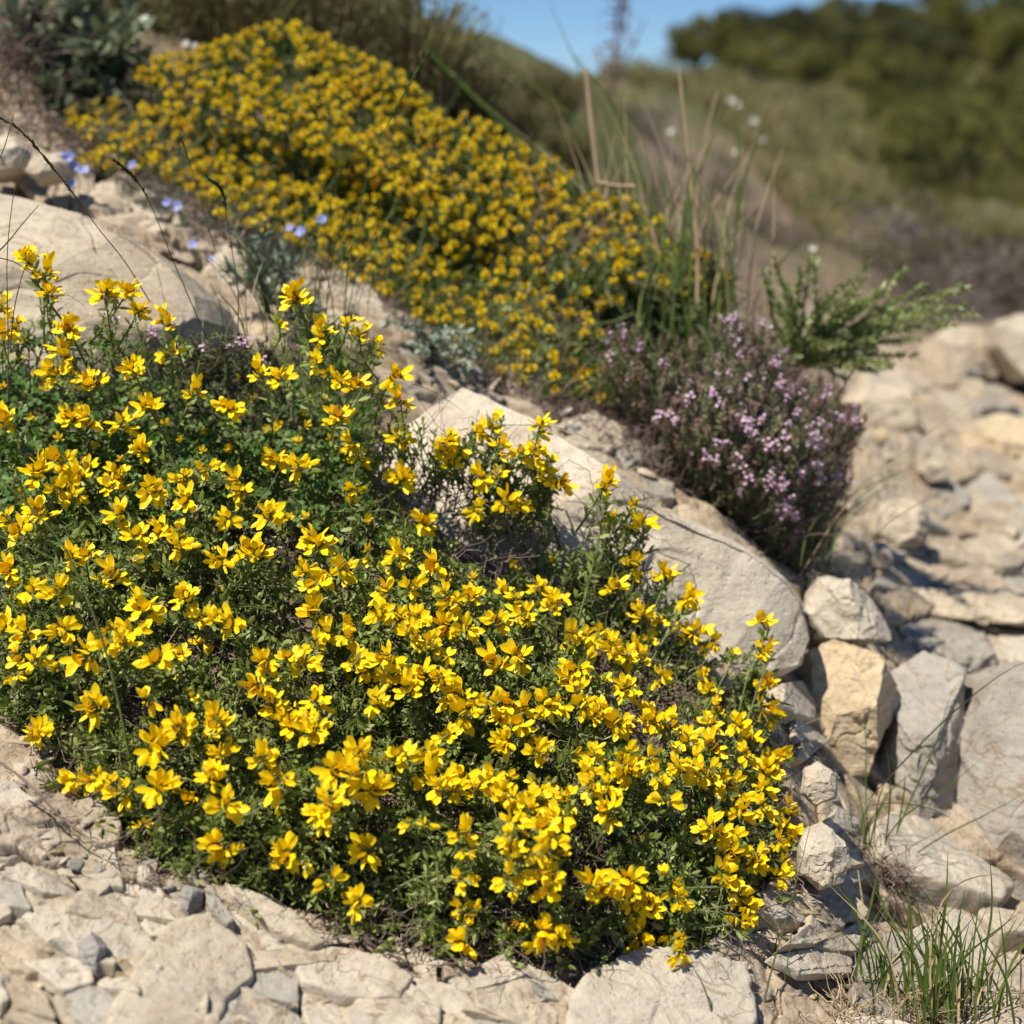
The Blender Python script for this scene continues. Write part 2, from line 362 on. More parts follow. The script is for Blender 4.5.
M_STRAW = leafmat('dry straw', [(0, (.20, .13, .07)), (.5, (.42, .31, .18)), (.9, (.6, .5, .34))], .1, .6)
M_GRASS = leafmat('green grass', [(0, (.04, .065, .012)), (.5, (.09, .14, .025)), (.9, (.22, .25, .07))], .3, .45, trc=(.9, 1, .3))
M_HGRASS = leafmat('hillside grass', [(0, (.07, .085, .02)), (.42, (.15, .17, .04)), (.62, (.26, .22, .09)), (.8, (.36, .27, .15))], .25, .5, nscale=.9)
M_FEATH = leafmat('pale feathery leaves', [(0, (.10, .14, .03)), (.5, (.24, .29, .08)), (.9, (.50, .52, .28))], .25, .5)
M_DGRASS = leafmat('dark grass stalk', [(0, (.03, .03, .012)), (.5, (.08, .09, .03)), (.9, (.18, .15, .07))], .1, .5)
M_TLEAF = leafmat('thyme leaves', [(0, (.07, .07, .04)), (.5, (.17, .18, .085)), (.9, (.30, .30, .17))], .15, .6)
M_TCAL = leafmat('purple brown calyx', [(0, (.12, .06, .05)), (.5, (.24, .13, .12)), (.9, (.36, .24, .2))], .15, .6)
M_PINK = leafmat('pink lilac petals', [(0, (.46, .27, .38)), (.5, (.64, .43, .56)), (.9, (.86, .74, .82))], .25, .5)
M_BLUE = leafmat('pale blue petals', [(0, (.18, .20, .50)), (.5, (.28, .32, .66)), (.9, (.5, .55, .8))], .3, .5)
M_WHITE = leafmat('white petals', [(0, (.5, .48, .4)), (.5, (.62, .6, .54)), (.9, (.85, .85, .8))], .25, .5)
M_SILVER = leafmat('grey green leaves', [(0, (.08, .11, .07)), (.5, (.20, .25, .17)), (.9, (.40, .44, .34))], .15, .6)
M_SAGE = leafmat('felted sage leaves', [(0, (.07, .10, .05)), (.5, (.17, .21, .12)), (.9, (.30, .33, .20))], .2, .6)
M_BROOMBG = leafmat('olive brown stems', [(0, (.07, .045, .022)), (.5, (.15, .125, .05)), (.9, (.20, .21, .08))], .15, .7, nscale=2)
M_HEATH = leafmat('grey brown twiggy foliage', [(0, (.045, .036, .026)), (.5, (.15, .12, .095)), (.9, (.32, .27, .24))], .1, .7, nscale=6)
M_TREE = leafmat('tree foliage', [(0, (.05, .055, .012)), (.5, (.14, .145, .03)), (.9, (.24, .23, .06))], .3, .6, nscale=.6)
M_PINE = leafmat('dark tree foliage', [(0, (.03, .033, .01)), (.5, (.075, .078, .02)), (.9, (.14, .13, .045))], .25, .6, nscale=.6)
M_BARK = leafmat('bark', [(0, (.05, .035, .025)), (.5, (.12, .09, .07)), (.9, (.2, .16, .13))], 0, .9)

# ------------------------------------------------------------------ outlines (used to know where plants grow)
def polydist(px, py, poly):
    p = np.stack([np.asarray(px, float).ravel(), np.asarray(py, float).ravel()], -1); Q = np.array(poly, float)
    ins = np.zeros(len(p), bool); dm = np.full(len(p), 1e9)
    for i in range(len(Q)):
        a, b = Q[i], Q[(i + 1) % len(Q)]
        ab = b - a; t = np.clip(((p - a) @ ab) / (ab @ ab), 0, 1); d = np.hypot(*(p - a - t[:, None] * ab).T); dm = np.minimum(dm, d)
        c = ((a[1] > p[:, 1]) != (b[1] > p[:, 1])) & (p[:, 0] < (b[0] - a[0]) * (p[:, 1] - a[1]) / (b[1] - a[1] + 1e-12) + a[0])
        ins ^= c
    return np.where(ins, dm, -dm).reshape(np.shape(px))
MAT = [(-60,300),(0,318),(30,330),(60,350),(95,330),(150,345),(200,345),(250,368),(290,345),(320,325),(355,345),(385,400),(440,430),(500,440),(550,468),(556,500),(530,520),
       (560,555),(598,545),(600,500),(640,520),(655,600),(700,650),(722,700),(755,660),(770,740),(784,800),(782,850),(745,905),(690,945),(640,930),
       (590,945),(520,950),(470,935),(430,940),(370,915),(310,900),(250,885),(190,870),(140,850),(110,815),(75,790),(45,745),(0,715),(-60,700)]
CUSH = [(45,135),(75,105),(130,92),(150,62),(200,50),(250,32),(285,22),(330,42),(400,75),(440,108),(500,130),(550,158),(590,185),(640,205),(700,245),(728,280),(730,312),
        (690,335),(660,350),(650,380),(600,400),(540,392),(490,372),(440,330),(400,300),(355,285),(320,258),(270,232),(225,222),(190,190),(150,172),(110,172),(70,165)]
THYME = [(590,345),(620,325),(660,335),(690,345),(720,318),(745,315),(770,335),(800,370),(840,390),(865,420),(850,450),(845,500),(830,540),(800,575),(770,560),(735,520),(690,500),(650,460),(625,400)]
def world_px(x, y, z):
    D = y * CT - z * ST; return 512 + FPX * x / D, 512 - FPX * (y * ST + z * CT) / D, D

# ------------------------------------------------------------------ ground: one sheet
def make_ground():
    uc = np.linspace(-.335, .335, 980)
    us = np.concatenate([-.335 - np.geomspace(.0008, 1.2, 110)[::-1], uc, .335 + np.geomspace(.0008, 1.2, 110)])
    vs = np.concatenate([np.linspace(math.log(.6), math.log(1.02), 60)[:-1], np.linspace(math.log(1.02), math.log(2.6), 760)[:-1], np.linspace(math.log(2.6), math.log(6), 170)[:-1], np.linspace(math.log(6), math.log(900), 260)])
    U, Vv = np.meshgrid(us, vs, indexing='ij')
    Vc = np.minimum(Vv, math.log(150)); E = elev(np.clip(U, -.9, .9), Vc)
    Y = np.exp(Vv); X = U * Y
    Z = E * np.exp(Vc) - np.maximum(0, Y - 150) * .1
    px, py, D = world_px(X, Y, Z)
    soil = np.zeros(X.shape)
    for poly, k in ((MAT, 1.), (CUSH, 1.), (THYME, .9)):
        d = polydist(px, py, poly); soil = np.maximum(soil, k * sstep(-28, 14, d) * (Y < 3.6))
    # bare earth strip behind the long boulder and under the upper plants
    strip = [(60,170),(200,215),(330,300),(420,345),(520,380),(640,420),(690,520),(610,470),(540,430),(470,400),(400,385),(320,330),(220,260),(120,215)]
    soil = np.maximum(soil, .62 * sstep(-10, 20, polydist(px, py, strip)) * (Y < 3.2))
    soil = np.maximum(soil, .75 * sstep(-30, 40, polydist(px, py, [(-400,-50),(50,150),(0,170),(0,110),(-10,60),(60,-60)])) * (Y < 6))
    soil = np.maximum(soil, .95 * sstep(-40, 20, polydist(px, py, [(-300,-400),(120,60),(280,10),(420,80),(560,160),(730,270),(760,330),(800,300),(760,200),(660,120),(540,60),(540,-400)])) * (Y > 2.5))
    soil = np.maximum(soil, sstep(3.6, 5.0, Y) * .8)
    green = sstep(7, 14, Y) * .9
    green = np.maximum(green, .85 * sstep(2.9, 3.6, Y) * (px < 640) * (py < 260))
    n = fbm(np.stack([X, Y, Z], -1) * .9, 3, 88); green = np.maximum(green, sstep(4.0, 6, Y) * sstep(-.1, .7, n) * .6)
    dz = detail(X, Y, Z); flat = sstep(.3, .9, soil) * (Y < 3.6); dz = dz * (1 - .6 * flat) - .012 * flat
    X = X + 0; Y = Y + N0[1] * dz; Z = Z + N0[2] * dz
    Vt = np.stack([X, Y, Z], -1).reshape(-1, 3)
    F = grid_faces_np(len(us), len(vs))
    me = mesh('ground', Vt, F[:, ::-1].copy(), [M_GROUND], soil.ravel())
    a = me.attributes.new('green', 'FLOAT', 'POINT'); a.data.foreach_set('value', green.ravel().astype(np.float32))
    tag(ob('ground', me), 'rocky pale limestone slope falling from upper left to lower right', None, None, 'structure')
def grid_faces_np(nu, nv):
    i = np.arange(nu - 1)[:, None] * nv + np.arange(nv - 1)[None]; i = i.ravel()
    return np.stack([i, i + 1, i + nv + 1, i + nv], -1)
make_ground()

# ------------------------------------------------------------------ rocks
def rock(name, label, cat, poly, D, T, mat, seed=0, planes=(), nf=10, disp=.02, res=110, group=None, push=.35, soft=9., sink=0.):
    """closed stone whose outline follows poly at distance D; T = half depth; planes = (normal, offset 0..1) flat faces"""
    rg = np.random.default_rng(seed + 100); Q = np.array(poly, float); c = (Q.max(0) + Q.min(0)) / 2
    nt_, np_ = res * 2, res
    th = np.linspace(0, 2 * PI, nt_, endpoint=False); ph = np.linspace(0, PI, np_)
    # outline radius by angle
    R = np.zeros(nt_)
    for k, a in enumerate(th):
        d = np.array([math.cos(a), -math.sin(a)]); best = 0
        for i in range(len(Q)):
            p, q = Q[i] - c, Q[(i + 1) % len(Q)] - c; e = q - p; den = d[0] * e[1] - d[1] * e[0]
            if abs(den) < 1e-9: continue
            t = (p[0] * e[1] - p[1] * e[0]) / den; s = (p[0] * d[1] - p[1] * d[0]) / den
            if t > 0 and -1e-6 <= s <= 1 + 1e-6: best = max(best, t)
        R[k] = best
    R = R * D / FPX; Rm = R.mean()
    C, S_ = np.cos(th)[None], np.sin(th)[None]; cp, sp = np.cos(ph)[:, None], np.sin(ph)[:, None]
    # direction and superelliptic radius in the frame (right, up, toward the camera)
    rad = R[None] * np.abs(sp) ** .55; dep = T * np.sign(cp) * np.abs(cp) ** .7
    L3 = np.stack([rad * C, rad * S_, dep * np.ones_like(C)], -1)
    W = L3[..., :1] * CR + L3[..., 1:2] * CU - L3[..., 2:] * CF
    pl = [(np.array(n, float) / np.linalg.norm(n), o) for n, o in planes]
    for _ in range(nf):
        n = rg.normal(size=3); n[2] = abs(n[2]) * .8; n[1] -= .5; n /= np.linalg.norm(n); pl.append((n, .74 + .2 * rg.random()))
    k = np.ones(W.shape[:2])
    flat = W.reshape(-1, 3); acc = np.ones(len(flat)) 
    for n, o in pl:
        pr = flat @ n; ext = pr.max() * o; q = np.maximum(pr / ext, 0)
        acc = acc + 0 * q; k = np.maximum(k, q.reshape(k.shape))
    W = W / k[..., None]
    cw = P(c[0], c[1], D + T * push)
    Wp = W + cw
    # relief
    nn_ = np.cross(np.gradient(Wp, axis=1), np.gradient(Wp, axis=0)); nn_ /= np.linalg.norm(nn_, axis=-1, keepdims=True) + 1e-12
    if np.einsum('ijk,ijk->ij', nn_, W).mean() < 0: nn_ = -nn_
    s_ = .08 / max(.03, Rm)
    wp = Wp + .25 * Rm * np.stack([fbm(Wp * 2.2 / Rm, 2, seed), fbm(Wp * 2.2 / Rm, 2, seed + 3), fbm(Wp * 2.2 / Rm, 2, seed + 5)], -1)
    d = .55 * disp * fbm(wp * 1.6 / Rm, 3, seed, .45)
    a1 = wp @ np.array([.35, -.35, .87]); steps = a1 / (.30 * Rm); fs = steps - np.floor(steps)
    d = d + disp * .45 * (sstep(.0, .2, fs) - fs) * sstep(-.3, .2, fbm(wp * 1.1 / Rm, 2, seed + 9))
    h, t, e = cells(wp[..., 0] / Rm + wp[..., 1] * .5 / Rm, wp[..., 2] / Rm, .95, seed, 1.3, .4)
    d = d + disp * (.35 * h + .8 * t) - disp * .22 * (1 - sstep(0, .035, e))
    d = d + disp * .05 * fbm(Wp * 18 / Rm, 3, seed + 2)
    edge = np.abs(sp) ** 1.0
    Wp = Wp + nn_ * d[..., None] * (.45 + .55 * (1 - edge))[..., None] - nn_ * (disp * .35)
    base = cw + np.array([0, 0, -R.max() * .8])
    V = Wp.reshape(-1, 3) - base
    F = []
    i = (np.arange(np_ - 1)[:, None] * nt_ + np.arange(nt_)[None]); j = (np.arange(np_ - 1)[:, None] * nt_ + (np.arange(nt_)[None] + 1) % nt_)
    F = np.stack([i, i + nt_, j + nt_, j], -1).reshape(-1, 4)
    o = ob(name, mesh(name, V, F, [mat], smooth=True), None, base.tolist())
    return tag(o, label, cat, group)

LB = [(380,352),(430,362),(480,388),(530,412),(570,438),(620,465),(660,500),(710,525),(750,545),(790,575),(806,600),(816,640),(806,668),(790,676),(760,690),(700,740),(600,760),(480,700),(400,600),(350,500),(345,420)]
rock('boulder', 'long smooth cream boulder running down behind the yellow flowers', 'boulder', LB, 1.80, .13, M_BOULDER, 3,
     planes=[((-.05, -.55, .8), .60), ((.25, -.85, .4), .80), ((-.2, -.7, .6), .70)], nf=5, disp=.012, res=330)
rock('boulder', 'smooth cream and ochre boulder at the upper left behind grass stalks', 'boulder',
     [(-90,200),(-40,180),(0,188),(40,200),(100,218),(150,240),(200,275),(232,305),(248,335),(240,375),(200,420),(120,440),(20,440),(-90,400)], 1.86, .16, M_CREAM, 8,
     planes=[((0, -.5, .85), .66), ((.25, -.65, .7), .80), ((-.2, -.9, .3), .8)], nf=0, disp=.010, res=260)
RK = [
 ('pale wedge stone leaning beside the round end of the long boulder', [(815,575),(850,578),(872,592),(895,632),(888,642),(850,648),(815,640),(800,610)], 1.92, .06, M_PALE, 0, [((.7,-.3,.6),.6),((-.4,-.8,.3),.7)]),
 ('ochre yellow fractured rock below the wedge stone', [(798,655),(835,636),(880,650),(912,682),(908,712),(880,738),(866,775),(842,780),(812,742),(794,700)], 1.82, .05, M_TAN, 1, [((-.2,-.65,.7),.50),((.85,-.5,.1),.55),((-.6,-.6,.2),.7)]),
 ('flat grey slab with a clean top right of the ochre rock', [(872,652),(925,646),(968,662),(966,710),(950,780),(945,860),(905,862),(868,830),(862,775),(882,715)], 1.86, .12, M_GREY, 2, [((-.1,-.45,.85),.6),((.75,-.6,.2),.6)]),
 ('big grey block filling the right edge', [(935,712),(975,675),(1040,655),(1120,680),(1140,930),(1030,925),(970,905),(915,868),(918,780)], 1.84, .17, M_GREY, 3, [((-.15,-.75,.55),.62),((-.8,-.5,.3),.7)]),
 ('white topped block at the right edge above the big grey block', [(985,640),(1040,634),(1090,650),(1090,690),(1030,690),(995,672)], 2.18, .08, M_PALE, 4, [((0,-.5,.85),.6)]),
 ('long thin tan ledge under the rubbly bank', [(868,588),(900,582),(960,590),(1030,588),(1060,610),(1020,628),(960,622),(900,612),(870,604)], 2.35, .10, M_CREAM, 5, [((0,-.3,.9),.5)]),
 ('grey sloping slab behind the wedge stone', [(890,640),(930,628),(990,630),(1010,650),(985,690),(960,672),(920,655)], 2.2, .07, M_GREY, 6, [((0,-.4,.9),.6)]),
 ('rounded pale stone beside the lower right flowers', [(796,832),(825,822),(846,838),(850,862),(842,882),(815,890),(796,872)], 1.50, .03, M_PALE, 7, [((-.3,-.6,.7),.7)]),
 ('pale grey slab behind the dry grass tuft', [(866,832),(890,820),(925,832),(965,862),(1010,892),(1000,910),(950,900),(900,885),(872,862)], 1.66, .06, M_PALE, 8, [((.1,-.5,.8),.6)]),
 ('tilted grey stone under the rounded pale stone', [(800,884),(850,870),(858,890),(840,930),(812,938),(792,915)], 1.52, .03, M_GREY, 9, [((.4,-.7,.5),.6)]),
 ('light slab at the bottom edge under the flowers', [(590,975),(640,958),(700,962),(742,975),(752,1015),(740,1060),(640,1070),(560,1050),(570,1000)], 1.29, .05, M_PALE, 10, [((-.1,-.5,.85),.55)]),
 ('grooved cream slab at the bottom left corner of the bank', [(135,975),(165,935),(205,925),(245,955),(250,985),(225,1010),(215,1060),(100,1060),(110,1010)], 1.17, .05, M_CREAM, 11, [((-.15,-.6,.75),.55),((.8,-.4,.1),.75)]),
 ('bluish white flat chip lying on the cream bank', [(0,884),(22,866),(48,885),(60,900),(42,902),(22,893)], 1.235, .009, M_PALE, 12, [((0,-.5,.85),.6)]),
 ('white chip standing at the left end of the dark grey stone', [(135,868),(148,863),(162,882),(160,888),(142,886),(134,878)], 1.275, .010, M_PALE, 13, [((-.3,-.6,.6),.6)]),
 ('small dark grey cube of stone at the edge of the flowers', [(178,888),(190,883),(204,892),(202,905),(190,918),(178,908)], 1.26, .012, M_DGREY, 14, [((-.4,-.7,.5),.6),((.7,-.6,.1),.6)]),
 ('grey sliver leaning against the dark grey cube of stone', [(200,900),(208,898),(232,935),(224,938),(206,920)], 1.25, .010, M_GREY, 15, [((-.4,-.7,.5),.6)]),
 ('thin tan slab tilted over a dark gap below the leaves', [(222,893),(240,897),(300,930),(322,952),(310,956),(272,940),(248,925),(228,908)], 1.265, .012, M_CREAM, 16, [((-.3,-.5,.8),.5)]),
 ('brown grey stone lodged in the cream bank', [(78,940),(92,930),(106,945),(104,975),(92,985),(80,968)], 1.185, .014, M_DGREY, 17, [((-.3,-.7,.6),.6)]),
 ('white slab along the left edge above the bluish chip', [(-40,800),(10,790),(45,812),(62,850),(50,862),(10,868),(-40,860)], 1.27, .03, M_PALE, 18, [((0,-.5,.85),.55)]),
 ('tan stone in shade beneath the left end of the leaves', [(75,810),(98,806),(122,828),(118,852),(95,852),(76,835)], 1.285, .02, M_CREAM, 19, [((0,-.6,.8),.6)]),
 ('flaky pale slab in the middle of the bottom bank', [(290,965),(330,950),(380,962),(412,985),(400,1010),(340,1006),(300,992)], 1.225, .022, M_PALE, 20, [((0,-.5,.85),.5)]),
 ('broken white slab at the bottom edge right of the flaky slab', [(360,1000),(410,990),(440,1012),(436,1050),(370,1050),(340,1030)], 1.205, .022, M_PALE, 21, [((0,-.5,.85),.55)]),
 ('grey stone showing through the dry gap in the shrub', [(572,848),(585,838),(598,862),(600,885),(580,892),(570,872)], 1.47, .02, M_GREY, 22, [((0,-.6,.7),.6)]),
 ('round tan rock far off under the grey bushes', [(915,345),(950,322),(1000,330),(1010,350),(990,385),(930,390)], 4.1, .12, M_CREAM, 23, [((0,-.5,.85),.7)]),
 ('pale rock at the right edge under the grey bushes', [(985,322),(1020,312),(1060,330),(1060,385),(1010,385),(985,350)], 4.0, .14, M_PALE, 24, [((0,-.5,.85),.7)]),
 ('tan rock beside the thyme on the lit bank', [(840,395),(870,378),(920,392),(932,430),(880,445),(845,430)], 3.3, .09, M_CREAM, 25, [((0,-.5,.85),.7)]),
 ('orange tinted rock at the right edge below the far rocks', [(955,430),(1000,410),(1050,430),(1050,490),(1000,500),(960,480)], 3.3, .10, M_TAN, 26, [((0,-.5,.85),.7)]),
 ('rounded white stone on the crest of the rubbly bank', [(915,468),(935,457),(952,470),(948,482),(925,484)], 2.85, .03, M_PALE, 27, [((0,-.5,.85),.7)]),
 ('small ochre stone near the tip of the thyme', [(872,432),(882,428),(890,438),(884,446),(873,444)], 2.9, .02, M_TAN, 28, [((0,-.5,.85),.7)]),
 ('broad tan rubble block in the bank right of the thyme', [(870,505),(905,495),(930,515),(925,545),(890,555),(866,535)], 2.5, .05, M_CREAM, 29, [((0,-.5,.85),.7)]),
 ('grey brown stone with a dark cleft below the thyme tip', [(862,545),(885,540),(892,560),(884,572),(864,566)], 2.35, .03, M_GREY, 30, [((0,-.5,.85),.7)]),
 ('cracked cream stone beneath the purple thyme roots', [(560,425),(590,418),(618,432),(622,452),(596,462),(566,450)], 2.03, .03, M_CREAM, 31, [((0,-.5,.85),.7)]),
 ('low cream stone above the left boulder', [(30,158),(60,150),(78,165),(70,182),(40,186),(22,172)], 2.12, .03, M_CREAM, 32, [((0,-.5,.85),.7)]),
 ('white rock at the left edge above the left boulder', [(-30,140),(10,135),(30,150),(28,172),(0,182),(-30,180)], 2.15, .04, M_PALE, 33, [((0,-.5,.85),.7)]),
 ('sandy rock between the silver leaves and the left boulder', [(318,275),(345,272),(372,295),(385,325),(360,335),(330,315)], 2.08, .03, M_CREAM, 34, [((0,-.5,.85),.7)]),
 ('low brownish slab just above the long boulder', [(388,335),(420,340),(470,365),(485,385),(440,378),(395,355)], 1.98, .03, M_GREY, 35, [((0,-.5,.85),.6)]),
 ('tan lump in the crumbly strip right of the flowers', [(800,770),(822,760),(838,775),(836,798),(812,806),(798,792)], 1.60, .02, M_CREAM, 36, [((0,-.6,.8),.7)]),
 ('cream plate wedged under the long boulder end', [(772,690),(800,680),(818,700),(812,722),(786,722),(770,708)], 1.64, .025, M_PALE, 37, [((0,-.5,.85),.6)]),
]
SLABS = {}
for lab, poly, D, T, m, sd, pl in RK:
    if sd in (8, 10, 11, 12, 15, 16, 18, 19, 20, 21, 31, 34, 35, 37): SLABS[sd] = (lab, poly, m); continue
    big = max(np.ptp(np.array(poly)[:, 0]), np.ptp(np.array(poly)[:, 1])) * D / FPX
    rock('rock' if big > .045 else 'stone', lab, 'rock' if big > .045 else 'stone', poly, D, T, m, 20 + sd, pl, nf=12, disp=min(.011, .07 * big), res=150 if big > .12 else 90)

# flat slabs bedded in the slope: outline on the ground, lifted along its normal
def slab(name, label, cat, poly, h, mat, seed, group=None, res=64, tilt=.0, rough=1.0):
    rg = np.random.default_rng(seed + 900); Q = np.array(poly, float); c = Q.mean(0); W3 = P(Q[:, 0], Q[:, 1], hitD(Q[:, 0], Q[:, 1])); A_ = np.concatenate([W3[:, :2], np.ones((len(W3), 1))], 1)
    co = np.linalg.lstsq(A_, W3[:, 2], rcond=None)[0]; n = np.array([-co[0], -co[1], 1]); n /= np.linalg.norm(n); cw = W3.mean(0); R_ = np.linalg.norm(W3 - cw, axis=1).mean()
    t = np.linspace(0, len(Q), res, endpoint=False); i = t.astype(int); f = (t - i)[:, None]; B = W3[i] * (1 - f) + W3[(i + 1) % len(Q)] * f
    B = B + (fbm(B * 60, 2, seed)[:, None]) * .05 * R_ * (B - cw) / R_; prof = [(r, 1.) for r in np.linspace(.03, .93, 18)] + [(.965, .96), (.985, .85), (1., .62), (1.01, .3), (1.02, -.3), (1.02, -1.2)]
    tn = n + rg.normal(size=3) * tilt; tn /= np.linalg.norm(tn); V = []
    for r, k in prof:
        q = cw + (B - cw) * r; lift = h * k - ((q - cw) @ tn - (q - cw) @ n) * (k > -.2) * min(1, k + .3); V.append(q + n[None] * lift[:, None])
    V = np.array(V); kk = np.array([min(1, max(0, k + .2)) for _, k in prof])[:, None]
    hh, tt, e = cells(V[..., 0] / R_ + V[..., 1] * .3 / R_, (V[..., 1] + V[..., 2]) / R_ * .8, .8, seed, 1.5, -.5)
    d = (.20 * h * hh + .25 * tt * h - .06 * h * (1 - sstep(0, .04, e)) + .10 * h * fbm(V / R_ * 2.5, 3, seed) + .0006 * fbm(V * 160, 2, seed)) * rough
    V = V + n * (d * kk)[..., None]; m, k_ = V.shape[:2]; i = (np.arange(m - 1)[:, None] * k_ + np.arange(k_)[None]); j = (np.arange(m - 1)[:, None] * k_ + (np.arange(k_)[None] + 1) % k_)
    F = np.stack([i, j, j + k_, i + k_], -1).reshape(-1, 4); Vf = np.concatenate([V.reshape(-1, 3), [V[0].mean(0)]]); cap = np.array([[(q + 1) % k_, q, m * k_] for q in range(k_)])
    base = cw - n * h; return tag(ob(name, mesh(name, Vf - base, [F, cap], [mat], smooth=True), None, base.tolist()), label, cat, group)
def clip(poly, a, n):  # keep (p-a).n < 0
    out = []
    for i in range(len(poly)):
        p, q = poly[i], poly[(i + 1) % len(poly)]; dp, dq = (p - a) @ n, (q - a) @ n
        if dp < 0: out.append(p)
        if dp * dq < 0: out.append(p + (q - p) * dp / (dp - dq))
    return out
def crackle(area, n, seed, label, group, h, mats, ang=.35, ax=2.0, shrink=.05, tilt=.12):
    rg = np.random.default_rng(seed); Q = np.array(area, float); pts = []
    Rm = np.array([[math.cos(ang), math.sin(ang)], [-math.sin(ang), math.cos(ang)]]); Sx = np.diag([1 / ax, 1.])
    while len(pts) < n:
        p = rg.uniform(Q.min(0) - 30, Q.max(0) + 30)
        if polydist(p[:1], p[1:], area)[0] > -25: pts.append(p)
    pts = np.array(pts); T_ = Sx @ Rm; Ti = np.linalg.inv(T_); S2 = pts @ T_.T
    for k in range(n):
        if polydist(pts[k:k + 1, 0], pts[k:k + 1, 1], area)[0] < -8: continue
        c = S2[k]; b = 90.; poly = [c + np.array(v) * b for v in ((-1, -1), (1, -1), (1, 1), (-1, 1))]
        for j in np.argsort(((S2 - c) ** 2).sum(1))[1:14]:
            poly = clip(poly, (c + S2[j]) / 2, S2[j] - c)
            if len(poly) < 3: break
        if len(poly) < 3 or rg.random() > .93: continue
        pp = np.array(poly) @ Ti.T
        if polydist(pp[:, 0], pp[:, 1], area).min() < -32 or np.ptp(pp[:, 1]) > 85: continue
        cc = pp.mean(0); pp = cc + (pp - cc) * (1 - shrink * rg.uniform(.3, 2)) + rg.normal(size=pp.shape) * .7
        slab('rock', label, 'rock', pp, h * rg.uniform(.15, 1.3), mats[rg.integers(len(mats))], seed * 100 + k, group, 64, tilt, 1.6)
for sd, (lab, poly, m) in SLABS.items():
    big = sd in (2, 6, 10, 11, 18, 8); slab('rock', lab, 'rock', poly, {12: .008, 15: .012, 16: .012, 8: .018, 10: .010, 11: .010, 18: .010}.get(sd, .009), m, sd, None, 120 if big else 80, .05)
crackle([(-40,735),(40,775),(80,830),(140,880),(230,925),(330,950),(450,965),(600,985),(700,990),(730,1060),(-40,1060)], 62, 1, 'flat slab fragment of the fractured bank along the bottom', 'slabs of the fractured bank along the bottom', .0055, (M_CREAM, M_PALE, M_CREAM, M_PALE, M_GREY), .30, 2.1)
crackle([(-40,735),(40,775),(80,830),(140,880),(230,925),(330,950),(450,965),(600,985),(700,990),(730,1060),(-40,1060)], 130, 8, 'small flaky plate of the fractured bank along the bottom', 'flaky plates of the fractured bank along the bottom', .0035, (M_CREAM, M_PALE, M_CREAM, M_GREY, M_GROUND), .42, 2.0, .14, .22)
crackle([(800,700),(830,770),(860,800),(860,900),(850,1000),(790,1020),(785,930),(795,860)], 34, 2, 'small slab in the crumbly strip right of the flowers', 'small slabs right of the flowers', .006, (M_CREAM, M_TAN, M_PALE, M_GREY), .2, 1.6, .05, .06)
crackle([(830,470),(900,455),(1060,520),(1060,640),(900,640),(850,600)], 60, 3, 'flat tan slab of the rubbly bank right of the thyme', 'tan slabs of the rubbly bank', .010, (M_GROUND, M_CREAM, M_GROUND, M_GREY), .12, 2.2)
crackle([(850,890),(1000,900),(1060,900),(1060,1060),(760,1060),(750,990),(800,960)], 26, 4, 'pale slab lying under the bottom right grass', 'slabs under the bottom right grass', .006, (M_CREAM, M_PALE, M_GREY), .2, 1.6)
crackle([(840,380),(930,370),(1060,400),(1060,500),(900,450)], 24, 5, 'blurred tan slab of the lit bank beneath the grey bushes', 'blurred slabs of the lit bank', .016, (M_GROUND, M_CREAM, M_GREY), .1, 1.8)
crackle([(400,345),(520,398),(640,440),(690,510),(610,455),(520,410),(410,375)], 30, 6, 'brownish slab in the strip between the long boulder and the golden cushion', 'slabs above the long boulder', .006, (M_GROUND, M_GREY), .5, 1.7)
crackle([(0,140),(60,150),(140,195),(240,275),(330,275),(390,330),(330,330),(240,290),(120,215),(0,185)], 60, 7, 'small cream slab in the strip above the left boulder', 'small slabs above the left boulder', .006, (M_CREAM, M_GROUND), .5, 1.7)
# loose chips, individually, sharing six shapes
CHIP = []
for k in range(8):
    rg = np.random.default_rng(50 + k); n = 14
    a = np.linspace(0, 2 * PI, 28, endpoint=False); f = np.linspace(0, PI, 14)
    d = np.stack([np.sin(f)[:, None] * np.cos(a), np.sin(f)[:, None] * np.sin(a), np.cos(f)[:, None] * np.ones(28)], -1)
    r = np.full(d.shape[:2], 9.)
    for _ in range(13):
        nrm = rg.normal(size=3); nrm /= np.linalg.norm(nrm); pr = d @ nrm; r = np.minimum(r, np.where(pr > .05, rg.uniform(.5, 1.) / np.maximum(pr, .05), 9))
    r = np.minimum(r, 1.15); V = (d * r[..., None] * (1 + .015 * fbm(d * 3, 3, k))[..., None]).reshape(-1, 3) * np.array([1, .68, .2 + .1 * (k % 3)])
    i = (np.arange(13)[:, None] * 28 + np.arange(28)[None]); j = (np.arange(13)[:, None] * 28 + (np.arange(28)[None] + 1) % 28)
    F = np.stack([i, i + 28, j + 28, j], -1).reshape(-1, 4)
    mm = [M_PALE, M_CREAM, M_GREY, M_CREAM, M_PALE, M_DGREY, M_CREAM, M_TAN][k]
    me = mesh('stone_chip', V, F, [mm], smooth=False)
    CHIP.append(me)
